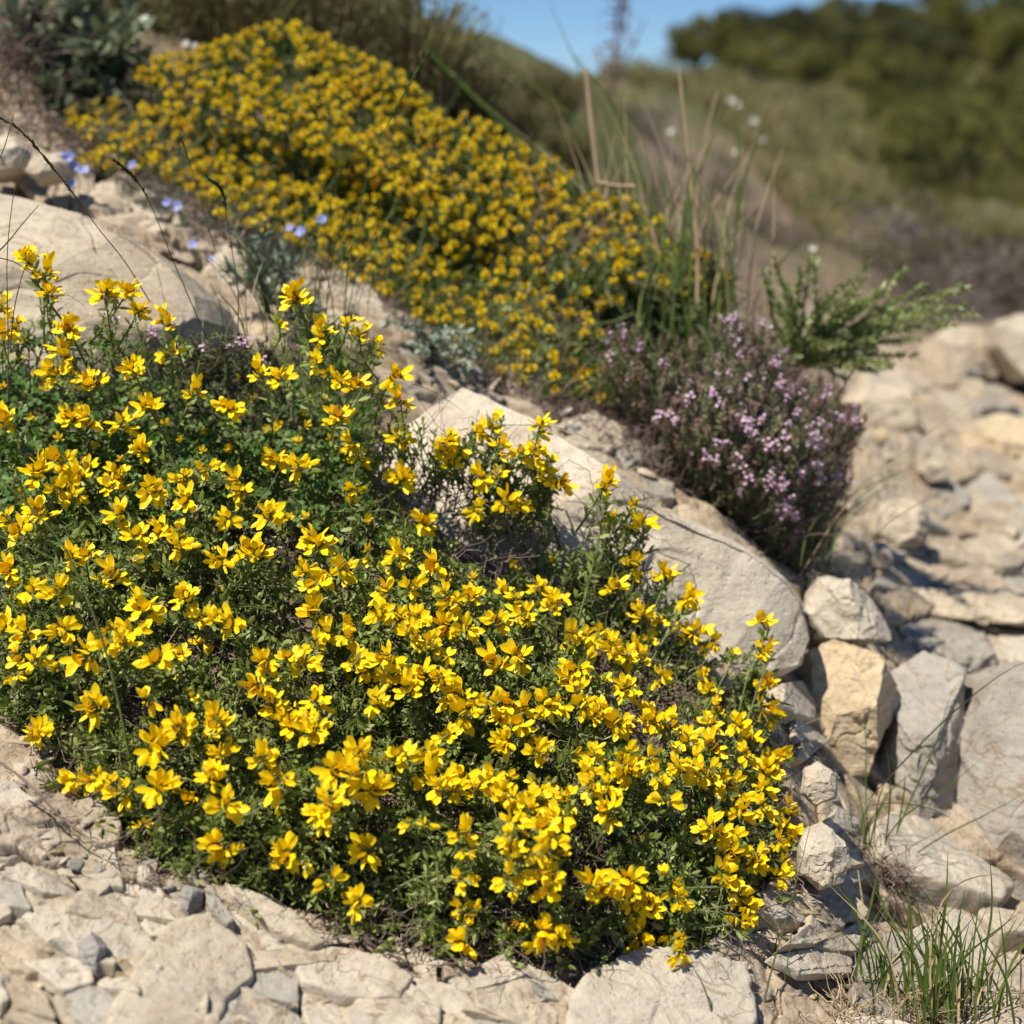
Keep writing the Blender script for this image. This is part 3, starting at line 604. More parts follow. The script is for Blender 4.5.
AREAS = [
 ([(0,730),(60,760),(120,830),(230,900),(330,930),(450,950),(600,970),(760,960),(790,1020),(0,1020)], 150, .003, .012, 'loose stone chip on the bank below the flowers', 'loose chips on the bank below the flowers'),
 ([(785,700),(820,740),(850,790),(860,880),(850,980),(770,1020),(760,930),(795,860)], 45, .006, .018, 'loose stone chip in the crumbly strip right of the flowers', 'loose chips right of the flowers'),
 ([(820,480),(900,460),(1024,520),(1024,620),(860,600),(830,560)], 60, .006, .020, 'loose stone in the rubbly bank right of the thyme', 'loose stones in the rubbly bank'),
 ([(400,350),(520,400),(640,440),(700,520),(620,470),(520,420),(420,385)], 26, .006, .016, 'stone chip in the brown strip above the long boulder', 'chips above the long boulder'),
 ([(10,140),(120,190),(240,270),(330,280),(370,330),(250,290),(130,225),(20,190)], 40, .006, .016, 'stone chip in the strip above the left boulder', 'chips above the left boulder')]
for poly, n, s0, s1, lab, grp in AREAS:
    Q = np.array(poly, float); k = 0
    while k < n:
        px, py = RNG.uniform(Q[:, 0].min(), Q[:, 0].max()), RNG.uniform(Q[:, 1].min(), Q[:, 1].max())
        if polydist(np.array([px]), np.array([py]), poly)[0] < 0: continue
        D = hitD(px, py)[0]; p = P(px, py, D)
        p = p + N0 * float(detail(np.array([p[0]]), np.array([p[1]]), np.array([p[2]]))[0])
        s = s0 + (s1 - s0) * RNG.random() ** 2.2
        o = ob('stone_chip', CHIP[RNG.integers(8)], None, (p + N0 * s * .12).tolist())
        o.rotation_euler = (.5 + RNG.normal() * .3, RNG.normal() * .25, RNG.uniform(0, 6.28)); o.scale = (s, s, s * RNG.uniform(.7, 1.3))
        tag(o, lab, 'stone', grp); k += 1

# ------------------------------------------------------------------ plant templates (tip at the origin, stem running down -z)
def pea_flower(rg, open_=1.0, s=1.0):
    T = []
    j = lambda a: a * (1 + .15 * rg.normal())
    ban = leaf_t(j(.0088), j(.0070), .10, .22, 6, basew=.36, peak=.66, c=.66)
    T.append(tf(ban, rotx(-.95 * open_ + .12 * rg.normal())))
    for sd in (-1, 1):
        wg = leaf_t(j(.0104), j(.0046), .18, .12, 6, basew=.4, peak=.68, c=.8)
        T.append(tf(wg, roty(sd * (.42 * open_ + .12 * rg.random())) @ rotx(.1 + .1 * rg.normal())))
    kl = leaf_t(j(.0106), j(.0046), .25, -.05, 6, basew=.4, peak=.68, c=.75)
    T.append(tf(kl, rotx(.55 * open_ + .1 * rg.normal()) @ rotz(PI)))
    V, F, C, M = join(T)
    d = V[:, 2]; C = np.clip(C - .45 * np.exp(-np.maximum(d, 0) / .0022) + .05 * rg.normal(), 0, 1)
    cal = leaf_t(.0042, .0034, .5, 0, 3, basew=.7, c=.6, m=1)
    Ts = [(V * s, F, C, M)] + [tf(cal, rotz(a), (0, 0, -.0012), s) for a in (0, 2.1, 4.2)]
    return join(Ts)
def cluster_t(n, seed, fs=1.0):
    rg = np.random.default_rng(seed); T = []
    for k in range(n):
        f = pea_flower(rg, rg.uniform(.55, 1.1), fs * rg.uniform(.85, 1.15))
        az = k * 2.4 + rg.normal() * .3; tilt = (1.42 - .75 * k / max(1, n)) * rg.uniform(.85, 1.1)
        R = rotz(az) @ rotx(-tilt) @ rotz(PI if rg.random() < .8 else rg.uniform(0, 6))
        d = R @ np.array([0, 0, 1.])
        T.append(tf(f, R, np.array([0, 0, -.004 + .010 * k / max(1, n)]) + d * .0028))
    for k in range(2):
        b = leaf_t(.005, .0026, .5, 0, 4, basew=.5, c=.4); T.append(tf(b, rotz(rg.uniform(0, 6)) @ rotx(-.3), (0, 0, .004)))
    return join(T)
def split_mesh(name, T, mats):
    V, F, C, M = T; return mesh(name, V, F, mats, C, M)
NCL = [1, 2, 2, 3, 3, 3, 4, 4, 4, 5, 5, 6, 6, 7]
CL_T = [cluster_t(n, 300 + i, [1, .92, 1.06][i % 3]) for i, n in enumerate(NCL)]
for i in (2, 5, 9, 12):   # older clusters, partly browned
    V, F, C, M = CL_T[i]; g = np.random.default_rng(i); C = np.clip(C - .32 * np.repeat(g.random(len(V) // 6 + 1) < .3, 6)[:len(V)], 0, 1); CL_T[i] = (V, F, C, M)
BUD_T = [cluster_t(1, 400 + i, .9) for i in range(3)]
def leafy_t(seed, L=.05, nl=14, ll=.010, lw=.0032, r=.0007, ang=.75, taper=True, c=.5, stem_m=1, up=.9, nu=4, top=True):
    """returns (stem template, leaves template); curved stem of length L below the origin"""
    rg = np.random.default_rng(seed); bx, by = rg.normal(size=2) * .12 * L
    ts = np.linspace(0, 1, 7); pts = np.stack([bx * ts ** 2 * 2, by * ts ** 2 * 2, -L * ts], -1)
    ms = MB(); tube(ms, pts[::-1], r * 1.5, r * .8, 4, .5, 0)
    ml = MB()
    for k in range(nl):
        t = (k + .5) / nl * up; p = np.array([bx * t * t * 2, by * t * t * 2, -L * t]); az = k * 2.4 + rg.normal() * .4
        a = ang * rg.uniform(.6, 1.35) * (.45 + .55 * min(1, t * 4) if top else 1)
        sc = rg.uniform(.7, 1.15) * (1 - .25 * t)
        lf = leaf_t(ll * sc, lw * sc, .12, rg.uniform(-.1, .35), nu, c=np.clip(c + rg.normal() * .14, 0, 1))
        V, F, C, M = tf(lf, rotz(az) @ rotx(-a), p); ml.add(V, F, C, M)
    return ms.arrays(), ml.arrays()
def unify(st, lv): # stem material index 1, leaves 0
    mb = MB(); V, F, C, M = lv; mb.add(V, F, C, 0); V, F, C, M = st; mb.add(V, F, C, 1); return mb.arrays()
LF = [leafy_t(500 + i, RNG.uniform(.045, .065), 15 + i % 4, .0112, .0040) for i in range(7)]
LFU = [unify(*t) for t in LF]
def twig_field(mb, base, n_each=1, L=.04, r=.0004, up=.2, c=(.2, .9), seg=6):
    for b in base:
        d = RNG.normal(size=3); d[2] += up; d /= np.linalg.norm(d); q = RNG.normal(size=3) * .6
        l = L * RNG.uniform(.4, 1.3); t = np.linspace(0, 1, seg)[:, None]
        pts = b + d * l * t + q * l * t * t * .5 + np.concatenate([np.zeros((1, 3)), RNG.normal(size=(seg - 1, 3)) * l * .05])
        tube(mb, pts, r * RNG.uniform(.7, 1.6), r * .5, 3, RNG.uniform(*c))
def apply(o, p, R, s):
    M_ = np.eye(4); M_[:3, :3] = R * s; M_[:3, 3] = p; o.matrix_local = Matrix(M_.tolist())

# ------------------------------------------------------------------ the big yellow-flowered broom in front
FL = """29 260,46 275,49 294,4 308,15 323,2 334,105 295,127 292,137 312,166 321,68 330,65 352,54 373,67 374b,92 384,132 369,168 354s,194 394,228 406,148 408,71 418,90 421,122 424,7 421,144 449,62 461,88 469,37 474,120 474,68 484,186 478,205 469,238 484,156 488,
295 300,277 320b,322 332,349 324,361 335,376 345,317 363,329 373s,339 381,353 387,261 375,281 378,229 409,337 417,394 378,400 402,400 441,351 444,360 459,276 459,299 467,400 478,353 490,240 491,270 517,229 522,425 519,442 451,215 468s,
478 434,493 426,539 427,449 441,459 450,451 465,500 448,522 452,537 451,548 460,483 476,495 476,543 476,559 484,478 510,507 500,517 507,423 524,605 484,634 505s,642 524,610 520s,437 566,411 588,633 566,612 588,446 595,473 598,505 593,517 600,539 590,556 600,524 615,446 627,465 629,498 622,415 620,411 634,434 643,571 636,603 632,610 644,634 647,642 617,405 556s,
664 574,686 599,641 616,658 624,679 629,686 642,697 633,710 644,730 652b,763 622,765 650,649 639,611 650,624 654,641 659,660 678,626 689,702 676,710 693,764 682,763 708,776 717,658 719,647 715,671 725,619 723,604 712,716 710,710 725,737 725,750 740,684 740,712 747,776 755,632 758,626 766,647 760,677 766,694 762,710 773,768 770,746 755,658 775,
608 809,628 773,660 788s,664 801s,682 769,699 773,716 779,731 784,737 799,765 771,764 790,763 807,787 809,742 814,710 827,718 833,734 839,783 827,789 835,778 842,737 852,755 859,727 855,785 863,780 876,725 874,733 887,742 897,740 921,748 910s,628 880,605 889,673 887,679 900,643 893,634 906,649 908,639 938,675 938,679 953,664 877s,
450 604,528 616,553 608,499 664,518 657,442 657b,583 637,612 647,627 657,586 660s,575 668,600 678s,626 688,444 682,450 698,461 696,475 702,491 703,465 715,508 702,502 719,522 709,518 725,506 742,530 737,547 702,557 707,569 682,579 692,583 705,598 715,536 754,541 748,620 721,590 754,573 758b,627 756,625 768,584 772,594 774,606 787,592 787,463 778,457 789,475 791,497 774,506 780,491 782,499 795,541 795,549 780b,536 780b,565 797,441 786,
510 799,528 801,540 800,532 813,567 803s,559 819,543 827,512 823,510 837,463 835,467 852s,553 842,557 854,538 848s,526 854s,514 850,510 878,520 889s,463 878s,545 876,547 893,463 907s,475 913s,462 925s,463 942,543 936,551 926,561 938,541 948s,608 815s,594 884,604 891,
309 733,400 756,426 756,429 780,359 753,338 771,362 774,376 791,318 815,329 803,411 821b,426 825s,367 850,328 882s,359 903,306 862b,186 732,219 728,221 755,213 777,262 759,278 782,272 763s,225 806,215 847,227 853,287 855,293 726,313 730,325 814,
57 490,72 497,82 477,110 487,154 494,185 480,187 500,120 515,137 537,132 556s,162 530,180 532,179 547,40 515,7 520,20 530,85 557,72 557,100 582s,115 575,9 572,32 590,60 592,12 597s,147 607,222 562,245 550,187 597,202 617,217 620,232 622,62 630,25 632,5 627,20 657,35 660,15 675s,87 655,60 667b,107 645,122 642,132 632,110 630s,157 660,175 655,147 700s,97 707,192 692b,179 720,215 720,40 732,79 779,95 779,111 784,123 792,161 789,155 747,180 728,218 722,
317 543,257 555,304 571,313 586,345 569,330 577,396 554,366 554s,387 593,379 615,399 618,416 620,410 635,315 614,344 625,348 637,330 632,316 644,265 664,289 659,304 664,355 662,367 669,387 659,389 671,406 679,409 691,421 676,438 679,374 703,316 701,260 688,272 705,287 718,309 723,394 757,431 642s,421 649b,443 654b,445 736s"""
FLW = []
for tok in FL.replace('\n', '').split(','):
    tok = tok.strip()
    if not tok: continue
    k = tok[-1]; a = tok.rstrip('bs').split(); FLW.append((float(a[0]), float(a[1]), k if k in 'bs' else 'n'))
def mat_info(px, py):
    px = np.asarray(px, float); py = np.asarray(py, float); d = polydist(px, py, MAT); e = 6.
    gx = (polydist(px + e, py, MAT) - polydist(px - e, py, MAT)) / (2 * e); gy = (polydist(px, py + e, MAT) - polydist(px, py - e, MAT)) / (2 * e)
    w_ = np.clip(1 - d / 75, 0, 1.2)
    Dg = hitD(px, py)
    lump = fbm(np.stack([px / 85, py / 70, px * 0], -1), 2, 61)
    t = .018 + .099 * sstep(-16, 120, d) * (1 + .30 * lump)
    ax = np.array([-.06, -.62, .70])[None] + (-gx * w_ * .75)[:, None] * CR + (gy * w_ * .55)[:, None] * CU
    return d, Dg, t, ax
def mat_depth(px, py, Dg, t):
    D = Dg - t
    D = np.where(px > 540, np.minimum(D, 1.66), D); D = np.where(py < 345, np.minimum(D, 1.66), D)
    D = np.where((px > 375) & (py < 650), np.minimum(D, 1.662), D)
    return D
broom = root('flowering_broom', PV(400, 700, 1.60), 'large low shrub covered in bright yellow pea flowers spreading over the near rocks', 'shrub')
BL = np.array(broom.location)
fx = np.array([f[0] for f in FLW]); fy = np.array([f[1] for f in FLW]); fk = [f[2] for f in FLW]
d_, Dg_, t_, ax_ = mat_info(fx, fy); fD = mat_depth(fx, fy, Dg_, t_) - RNG.uniform(-.004, .018, len(fx)) - .022 * (fy < 520)
fD = np.where((fy < 440) & (fx < 420), np.minimum(fD, 1.585), fD); fP = P(fx, fy, fD); ax_ = ax_ + np.array([0, -.42, -.16]) + RNG.normal(size=ax_.shape) * .28; fR = frames(ax_)
MSTEM = [split_mesh('stem', LF[i][0], [M_STEM]) for i in range(7)]; MLEAF = [split_mesh('leaves', LF[i][1], [M_LEAF]) for i in range(7)]
MCL = [split_mesh('flower_cluster', t, [M_PETAL, M_LEAF]) for t in CL_T]
rest_f = MB(); rest_s = MB(); order = np.argsort(-np.array([(2 if k == 'n' else 0) + (y / 1024) + (.5 if 150 < x < 780 else 0) for x, y, k in FLW])); hero = set(order[:100].tolist())
nbr = (np.hypot(fx[:, None] - fx[None], fy[:, None] - fy[None]) < 19).sum(1) - 1
for i in range(len(fx)):
    k = fk[i]; ci = (int(RNG.integers(5, 14)) if nbr[i] < 1 else int(RNG.integers(3, 9))) if k == 'n' else int(RNG.integers(0, 4)); li = int(RNG.integers(7)); s = RNG.uniform(1.04, 1.34) * (1 - .06 * min(2, nbr[i])) if k == 'n' else RNG.uniform(.85, 1.05)
    if i in hero:
        sh = ob('shoot', MSTEM[li], broom); apply(sh, fP[i] - BL, fR[i], s)
        ob('leaves', MLEAF[li], sh); ob('flower_cluster', MCL[ci], sh)
    else:
        T = CL_T[ci] if k != 'b' else BUD_T[i % 3]
        scatter(rest_f, T, fP[i:i + 1], fR[i:i + 1], [s], [RNG.normal() * .06]); scatter(rest_s, LFU[li], fP[i:i + 1], fR[i:i + 1], [s])
# flowers half hidden lower in the shrub
gx_ = RNG.uniform(0, 790, 420); gy_ = RNG.uniform(330, 940, 420); dd = polydist(gx_, gy_, MAT); gx_, gy_ = gx_[dd > 15][:70], gy_[dd > 15][:70]
d2, Dg2, t2, a2 = mat_info(gx_, gy_); p2 = P(gx_, gy_, Dg2 - t2 * .5); R2 = frames(a2 + RNG.normal(size=a2.shape) * .5)
for i in range(len(gx_)): scatter(rest_f, CL_T[int(RNG.integers(0, 4))], p2[i:i + 1], R2[i:i + 1], [.85])
o = rest_f.obj('flower_clusters', [M_PETAL, M_LEAF], broom); o.location = (0, 0, 0)
def place(o, L0):  # mesh is in world space, parent empty at L0
    o.location = tuple(-np.asarray(L0)); return o
place(o, BL); o['kind'] = 'stuff'
# filling foliage
DRY = [(495, 548, 62, 34), (585, 855, 34, 52), (520, 905, 90, 30), (60, 765, 30, 16), (390, 790, 36, 16), (300, 610, 60, 20), (190, 640, 50, 30), (430, 500, 45, 40), (270, 540, 60, 20), (640, 480, 50, 40), (130, 705, 60, 22), (360, 870, 50, 16), (640, 700, 60, 60), (210, 365, 70, 26)]
def dryness(px, py):
    r = np.zeros(np.shape(px))
    for cx, cy, a, b in DRY: r = np.maximum(r, 1 - ((px - cx) / a) ** 2 - ((py - cy) / b) ** 2)
    return np.clip(r, 0, 1)
N_ = 4300
qx = RNG.uniform(-50, 790, N_ * 2); qy = RNG.uniform(320, 950, N_ * 2); qd = polydist(qx, qy, MAT)
keep = (qd > -20 * RNG.random(len(qx)) ** 2 * (1 + .8 * fbm(np.stack([qx / 30, qy / 30, qx * 0], -1), 2, 8))) & (RNG.random(len(qx)) > dryness(qx, qy) * 1.3) & ~((qx < 300) & (qy < 430) & (RNG.random(len(qx)) < .35)); qx, qy = qx[keep][:N_], qy[keep][:N_]
qd, qDg, qt, qa = mat_info(qx, qy); f_ = RNG.uniform(.25, .93, len(qx)); qD = mat_depth(qx, qy, qDg, qt * f_)
qP = P(qx, qy, qD); qR = frames(qa + RNG.normal(size=qa.shape) * .42)
fol = MB(); idx = RNG.integers(0, 7, len(qx))
for k in range(7):
    m_ = idx == k; scatter(fol, LFU[k], qP[m_], qR[m_], RNG.uniform(.6, 1.05, m_.sum()), RNG.normal(size=m_.sum()) * .13 - .02)
V, F, C, M = rest_s.arrays(); fol.add(V, F, C, M)
place(fol.obj('foliage', [M_LEAF, M_STEM], broom), BL)['kind'] = 'stuff'
# dead twigs seen in the gaps
N_ = 6500
tx = RNG.uniform(-50, 790, N_ * 2); ty = RNG.uniform(330, 960, N_ * 2); td = polydist(tx, ty, MAT); k_ = (td > -12); tx, ty = tx[k_], ty[k_]
w_ = .25 + dryness(tx, ty); k_ = RNG.random(len(tx)) < w_; tx, ty = tx[k_][:N_], ty[k_][:N_]
d2, Dg2, t2, a2 = mat_info(tx, ty); tD = mat_depth(tx, ty, Dg2, t2 * RNG.uniform(.0, .62, len(tx)))
tw = MB(); twig_field(tw, P(tx, ty, tD), L=.035, r=.00045)
ex = RNG.uniform(0, 790, 3000); ey = RNG.uniform(720, 985, 3000); ed = polydist(ex, ey, MAT); kk = (ed < 0) & (ed > -34); twig_field(tw, P(ex[kk], ey[kk], hitD(ex[kk], ey[kk]) - .006), L=.03, r=.0005, up=.02)
place(tw.obj('dead_twigs', [M_TWIG], broom), BL)['kind'] = 'stuff'
# long leafy stems standing clear of the cushion
STEMS = [[(575,625),(590,570),(600,520),(605,490)],[(600,620),(612,565),(625,530),(634,508)],[(610,610),(625,570),(638,545),(642,528)],[(592,590),(600,555),(608,530),(610,522)],[(610,625),(625,600),(632,580),(634,568)],
 [(640,650),(650,615),(660,590),(664,577)],[(650,660),(668,630),(680,612),(686,602)],[(735,720),(745,680),(757,645),(763,626)],[(740,740),(752,700),(762,670),(765,655)],[(700,720),(715,690),(728,665),(730,654)],
 [(60,400),(45,350),(38,300),(30,264)],[(70,400),(55,360),(48,320),(46,280)],[(75,400),(60,360),(52,325),(50,298)],[(110,370),(100,335),(103,310),(105,298)],[(150,380),(140,350),(132,310),(127,296)],
 [(310,420),(300,370),(297,330),(295,304)],[(290,400),(282,360),(278,335),(277,322)],[(330,400),(345,365),(350,340),(350,328)],[(345,420),(365,380),(374,360),(376,348)],[(500,490),(515,460),(530,440),(539,430)],[(520,520),(540,495),(552,475),(559,486)],
 [(640,860),(690,835),(720,800),(735,790)],[(700,880),(735,870),(760,850),(780,845)],[(380,880),(420,905),(445,925),(460,928)],[(560,900),(590,925),(620,938),(637,938)],[(620,900),(650,925),(668,940),(679,950)],[(120,800),(105,820),(98,836)],[(200,850),(190,878),(182,892)],[(260,870),(262,900),(252,915)],[(330,890),(338,915),(352,930)],[(400,910),(392,940),(380,952)],[(480,920),(500,950),(512,966)],[(590,930),(600,955),(596,975)],[(650,920),(665,955),(690,968)],[(700,900),(725,925),(748,938)],[(745,880),(768,898),(782,900)],[(60,750),(45,765),(30,768)],[(430,920),(440,945),(455,962)],[(540,930),(552,958),(570,968)]]
for st in STEMS:
    MST = MB(); MLV = MB()
    st = np.array(st, float); st[:, 0] += 2; dd_, Dg3, t3, _ = mat_info(st[:, 0], st[:, 1]); D3 = mat_depth(st[:, 0], st[:, 1], Dg3, t3)
    D3 = np.minimum(np.linspace(D3[0] + .03, D3[-1], len(st)), 1.66); pts = spline(P(st[:, 0], st[:, 1], D3), 14); tube(MST, pts, .0011, .0007, 5)
    L_ = np.linalg.norm(pts[-1] - pts[0]); nl = int(L_ / .0042); tt = RNG.uniform(.1, 1, nl); ii = (tt * 12.99).astype(int); pp = pts[ii]
    tg = pts[ii + 1 - (ii == 13)] - pts[np.maximum(ii - 1, 0)]; tg /= np.linalg.norm(tg, axis=1, keepdims=True)
    dr = tg * .9 + RNG.normal(size=tg.shape) * .55; scatter(MLV, leaf_t(.0125, .0042, .12, .1, 5), pp, frames(dr), RNG.uniform(.7, 1.2, nl), RNG.normal(size=nl) * .13 + .08)
    sb = place(MST.obj('standing_stem', [M_STEM], broom), BL); lv = MLV.obj('leaves', [M_LEAF], sb); lv.location = (0, 0, 0)

# ------------------------------------------------------------------ trefoil with small orange heads among the broom, upper left
tre = root('trefoil', PV(150, 430, 1.68), 'dark green trefoil with small orange yellow heads under the upper left broom flowers', 'plant'); TL = np.array(tre.location)
TRI = join([tf(leaf_t(.0068, .0052, .12, .1, 4, basew=.3, peak=.65, c=.5), rotz(a) @ rotx(-1.25)) for a in (0, 2.1, 4.2)])
N_ = 2300; qx = RNG.uniform(-40, 370, N_); qy = RNG.uniform(340, 560, N_); kk = (RNG.random(N_) > sstep(430, 560, qy)) & (polydist(qx, qy, MAT) > 4) & (dryness(qx, qy) < .3); qx, qy = qx[kk], qy[kk]
d2, Dg2, t2, a2 = mat_info(qx, qy); p2 = P(qx, qy, mat_depth(qx, qy, Dg2, t2 * RNG.uniform(.45, .98, len(qx))))
mb = MB(); scatter(mb, TRI, p2, frames(a2 + RNG.normal(size=a2.shape) * .5), RNG.uniform(.7, 1.25, len(qx)), RNG.normal(size=len(qx)) * .12)
o = place(mb.obj('leaflets', [M_VETCH], tre), TL); o['kind'] = 'stuff'
rg = np.random.default_rng(5); VH = []
for i in range(4):
    T = []
    for k in range(7):
        T.append(tf(leaf_t(.0052, .0030, .2, .1, 4, basew=.4, peak=.6, c=.35 + .3 * rg.random()), rotz(k * 2.4) @ rotx(-(1.2 - .12 * k)), (0, 0, .0005 * k)))
    mb2 = MB(); tube(mb2, [(0, 0, -.03), (.001, 0, -.015), (0, 0, 0)], .0005, .0005, 4, .5, 1); T.append(mb2.arrays()); VH.append(split_mesh('flower_head', join(T), [M_SPURGE, M_STEM]))
for px, py in [(23,343),(98,345),(120,345),(85,368),(44,390),(4,388),(31,418),(15,434),(187,345),(209,360),(166,424),(206,433),(228,450),(96,445),(240,379),(203,452),(132,396),(80,410),(237,375),(212,363),(266,429),(305,417),(306,427),(227,450),(307,520),(279,426),(180,440),(120,460),(250,400),(330,440),(340,452),(20,360),(110,435),(60,440),(275,432),(290,520),(366,520),(300,442),(512,563),(550,563),(473,579),(515,570)]:
    d2, Dg2, t2, a2 = mat_info(np.array([float(px)]), np.array([float(py)])); p = P(px, py, mat_depth(np.array([float(px)]), np.array([float(py)]), Dg2, t2 * .98)[0])
    o = ob('flower_head', VH[int(RNG.integers(4))], tre); apply(o, p - TL, frames(a2 + RNG.normal(size=3) * .3)[0], RNG.uniform(.9, 1.35))

# ------------------------------------------------------------------ thyme
def thyme_head(seed, flowers=4, n=16):
    rg = np.random.default_rng(seed); T = []
    for k in range(n):
        a = k * 2.4; z = -.010 * k / n; T.append(tf(leaf_t(.0034, .0020, .3, 0, 3, basew=.6, c=.5 + .25 * rg.normal(), m=0), rotz(a) @ rotx(-.9), (0, 0, z)))
    for k in range(flowers):
        a = rg.uniform(0, 6.28); z = rg.uniform(-.009, .002); R = rotz(a) @ rotx(-rg.uniform(.2, 1.2))
        for b in (-.6, 0, .6, PI): T.append(tf(leaf_t(.0034, .0028, .1, 0, 3, basew=.5, c=.55 + .2 * rg.normal(), m=1), R @ rotz(b) @ rotx(-.9), R @ np.array([0, 0, .0045]) + np.array([0, 0, z])))
    return join(T)
TH_F = [thyme_head(600 + i, 3 + i % 4) for i in range(5)]; TH_B = [thyme_head(620 + i, 0) for i in range(3)]
TH_L = [unify(*leafy_t(640 + i, .032, 26, .0060, .0024, .0004, .9, nu=3, up=1.)) for i in range(4)]
MTH_F = [split_mesh('flower_spike', t, [M_TCAL, M_PINK]) for t in TH_F]
# small near one
th1 = root('thyme', PV(190, 350, 1.70), 'small purplish brown thyme between the upper left broom flowers and the boulder', 'plant'); L1 = np.array(th1.location)
N_ = 440; qx = np.concatenate([RNG.normal(190, 50, N_ // 2), RNG.normal(240, 45, N_ // 2)]); qy = np.concatenate([RNG.normal(350, 20, N_ // 2), RNG.normal(375, 18, N_ // 2)])
kk = qy > 332 + .22 * (np.maximum(0, 190 - qx)) ; qx, qy = qx[kk], qy[kk]; D2 = np.minimum(hitD(qx, qy) - RNG.uniform(.01, .06, len(qx)), 1.70)
mb = MB(); p2 = P(qx, qy, D2); R2 = frames(np.array([0, -.3, .9]) + RNG.normal(size=(len(qx), 3)) * .4); ix = RNG.integers(0, 4, len(qx))
for k in range(4): scatter(mb, TH_L[k], p2[ix == k], R2[ix == k], RNG.uniform(.6, 1, (ix == k).sum()))
place(mb.obj('foliage', [M_TLEAF, M_STEM], th1), L1)['kind'] = 'stuff'
mb = MB(); sel = RNG.random(len(qx)) < .16; scatter(mb, TH_B[0], p2[sel], R2[sel], RNG.uniform(.7, 1.2, sel.sum())); place(mb.obj('seed_heads', [M_TCAL, M_PINK], th1), L1)['kind'] = 'stuff'
for px, py in [(115,318),(110,316),(152,330),(156,335),(230,345),(240,343),(247,343),(265,362),(205,347),(178,352)]:
    o = ob('flower_spike', MTH_F[int(RNG.integers(5))], th1); apply(o, P(px, py, 1.64) - L1, frames(np.array([0, -.4, .9]) + RNG.normal(size=3) * .2)[0], .9)
# the thyme bush on the ridge
th2 = root('thyme_bush', PV(750, 545, 2.02), 'round thyme bush with lilac pink flowers growing on the ridge beyond the boulder', 'bush'); L2 = np.array(th2.location)
def bushD(px, py, poly, D0, t, ref=60): return D0 - t * sstep(-5, ref, polydist(px, py, poly))
N_ = 3000; qx = RNG.uniform(585, 870, N_); qy = RNG.uniform(315, 580, N_); dd = polydist(qx, qy, THYME); kk = dd > -3; qx, qy, dd = qx[kk], qy[kk], dd[kk]
D0 = 2.03; Dq = bushD(qx, qy, THYME, D0, .12) + RNG.uniform(0, .07, len(qx)); p2 = P(qx, qy, Dq); bs = P(735, 540, 2.0)
dr = (p2 - bs) / .2 + np.array([0, -.2, .55]) + RNG.normal(size=p2.shape) * .3; R2 = frames(dr); mb = MB(); ix = RNG.integers(0, 4, len(qx))
for k in range(4): scatter(mb, TH_L[k], p2[ix == k], R2[ix == k], RNG.uniform(.75, 1.3, (ix == k).sum()), RNG.normal(size=(ix == k).sum()) * .12)
place(mb.obj('foliage', [M_TLEAF, M_STEM], th2), L2)['kind'] = 'stuff'
mb = MB(); twig_field(mb, P(RNG.uniform(640, 830, 450), RNG.uniform(440, 575, 450), RNG.uniform(1.98, 2.06, 450)), L=.06, r=.0008, up=.8); kkk = mb
V, F, C, M = mb.arrays(); px_, py_, _ = world_px(V[:, 0], V[:, 1], V[:, 2]); okv = polydist(px_, py_, THYME) > -12; F = F[okv[F].all(1)]
m2 = MB(); m2.add(V, F, C, 0); place(m2.obj('dead_twigs', [M_TWIG], th2), L2)['kind'] = 'stuff'
mb = MB(); s_ = RNG.random(len(qx)) < .24; scatter(mb, TH_B[1], (p2 + np.array([0, -.012, .004]))[s_], R2[s_], RNG.uniform(1, 1.5, s_.sum())); place(mb.obj('seed_heads', [M_TCAL, M_PINK], th2), L2)['kind'] = 'stuff'
s_ = RNG.choice(len(qx), 110, replace=False); mb = MB()
for k in range(5): m_ = s_[k::5]; scatter(mb, TH_F[k], (p2 + np.array([0, -.016, .005]))[m_], R2[m_], RNG.uniform(.7, 1.05, len(m_)), RNG.normal(size=len(m_)) * .08)
place(mb.obj('small_spikes', [M_TCAL, M_PINK], th2), L2)['kind'] = 'stuff'
for px, py in [(729,320),(743,329),(767,326),(615,332),(622,332),(637,347),(609,356),(664,366),(773,359),(746,370),(779,369),(787,383),(802,400),(790,397),(828,391),(822,395),(688,401),(719,388),(726,403),(664,417),(657,424),(679,422),(749,420),(755,429),(787,426),(811,426),(840,420),(858,420),(850,424),(776,441),(808,441),(726,441),(720,444),(708,454),(735,455),(720,460),(790,452),(820,449),(802,467),(817,464),(746,479),(746,490),(773,482),(778,487),(823,482),(846,485),(787,505),(792,515),(741,474),(837,476),(757,415),(752,425),(770,445),(784,435),(812,436),(783,388),(797,390),(804,408),(733,326),(736,334),(788,497),(781,508)]:
    for r_ in range(2):
        x_, y_ = px + RNG.normal() * 3.5, py + RNG.normal() * 3; D = bushD(np.array([x_]), np.array([y_]), THYME, D0, .12)[0] - .022; p = P(x_, y_, D)
        if r_ and RNG.random() < .45: continue
        o = ob('flower_spike', MTH_F[int(RNG.integers(5))], th2); apply(o, p - L2, frames((p - bs) / .2 + np.array([0, -.6, .6]) + RNG.normal(size=3) * .3)[0], RNG.uniform(.85, 1.15))

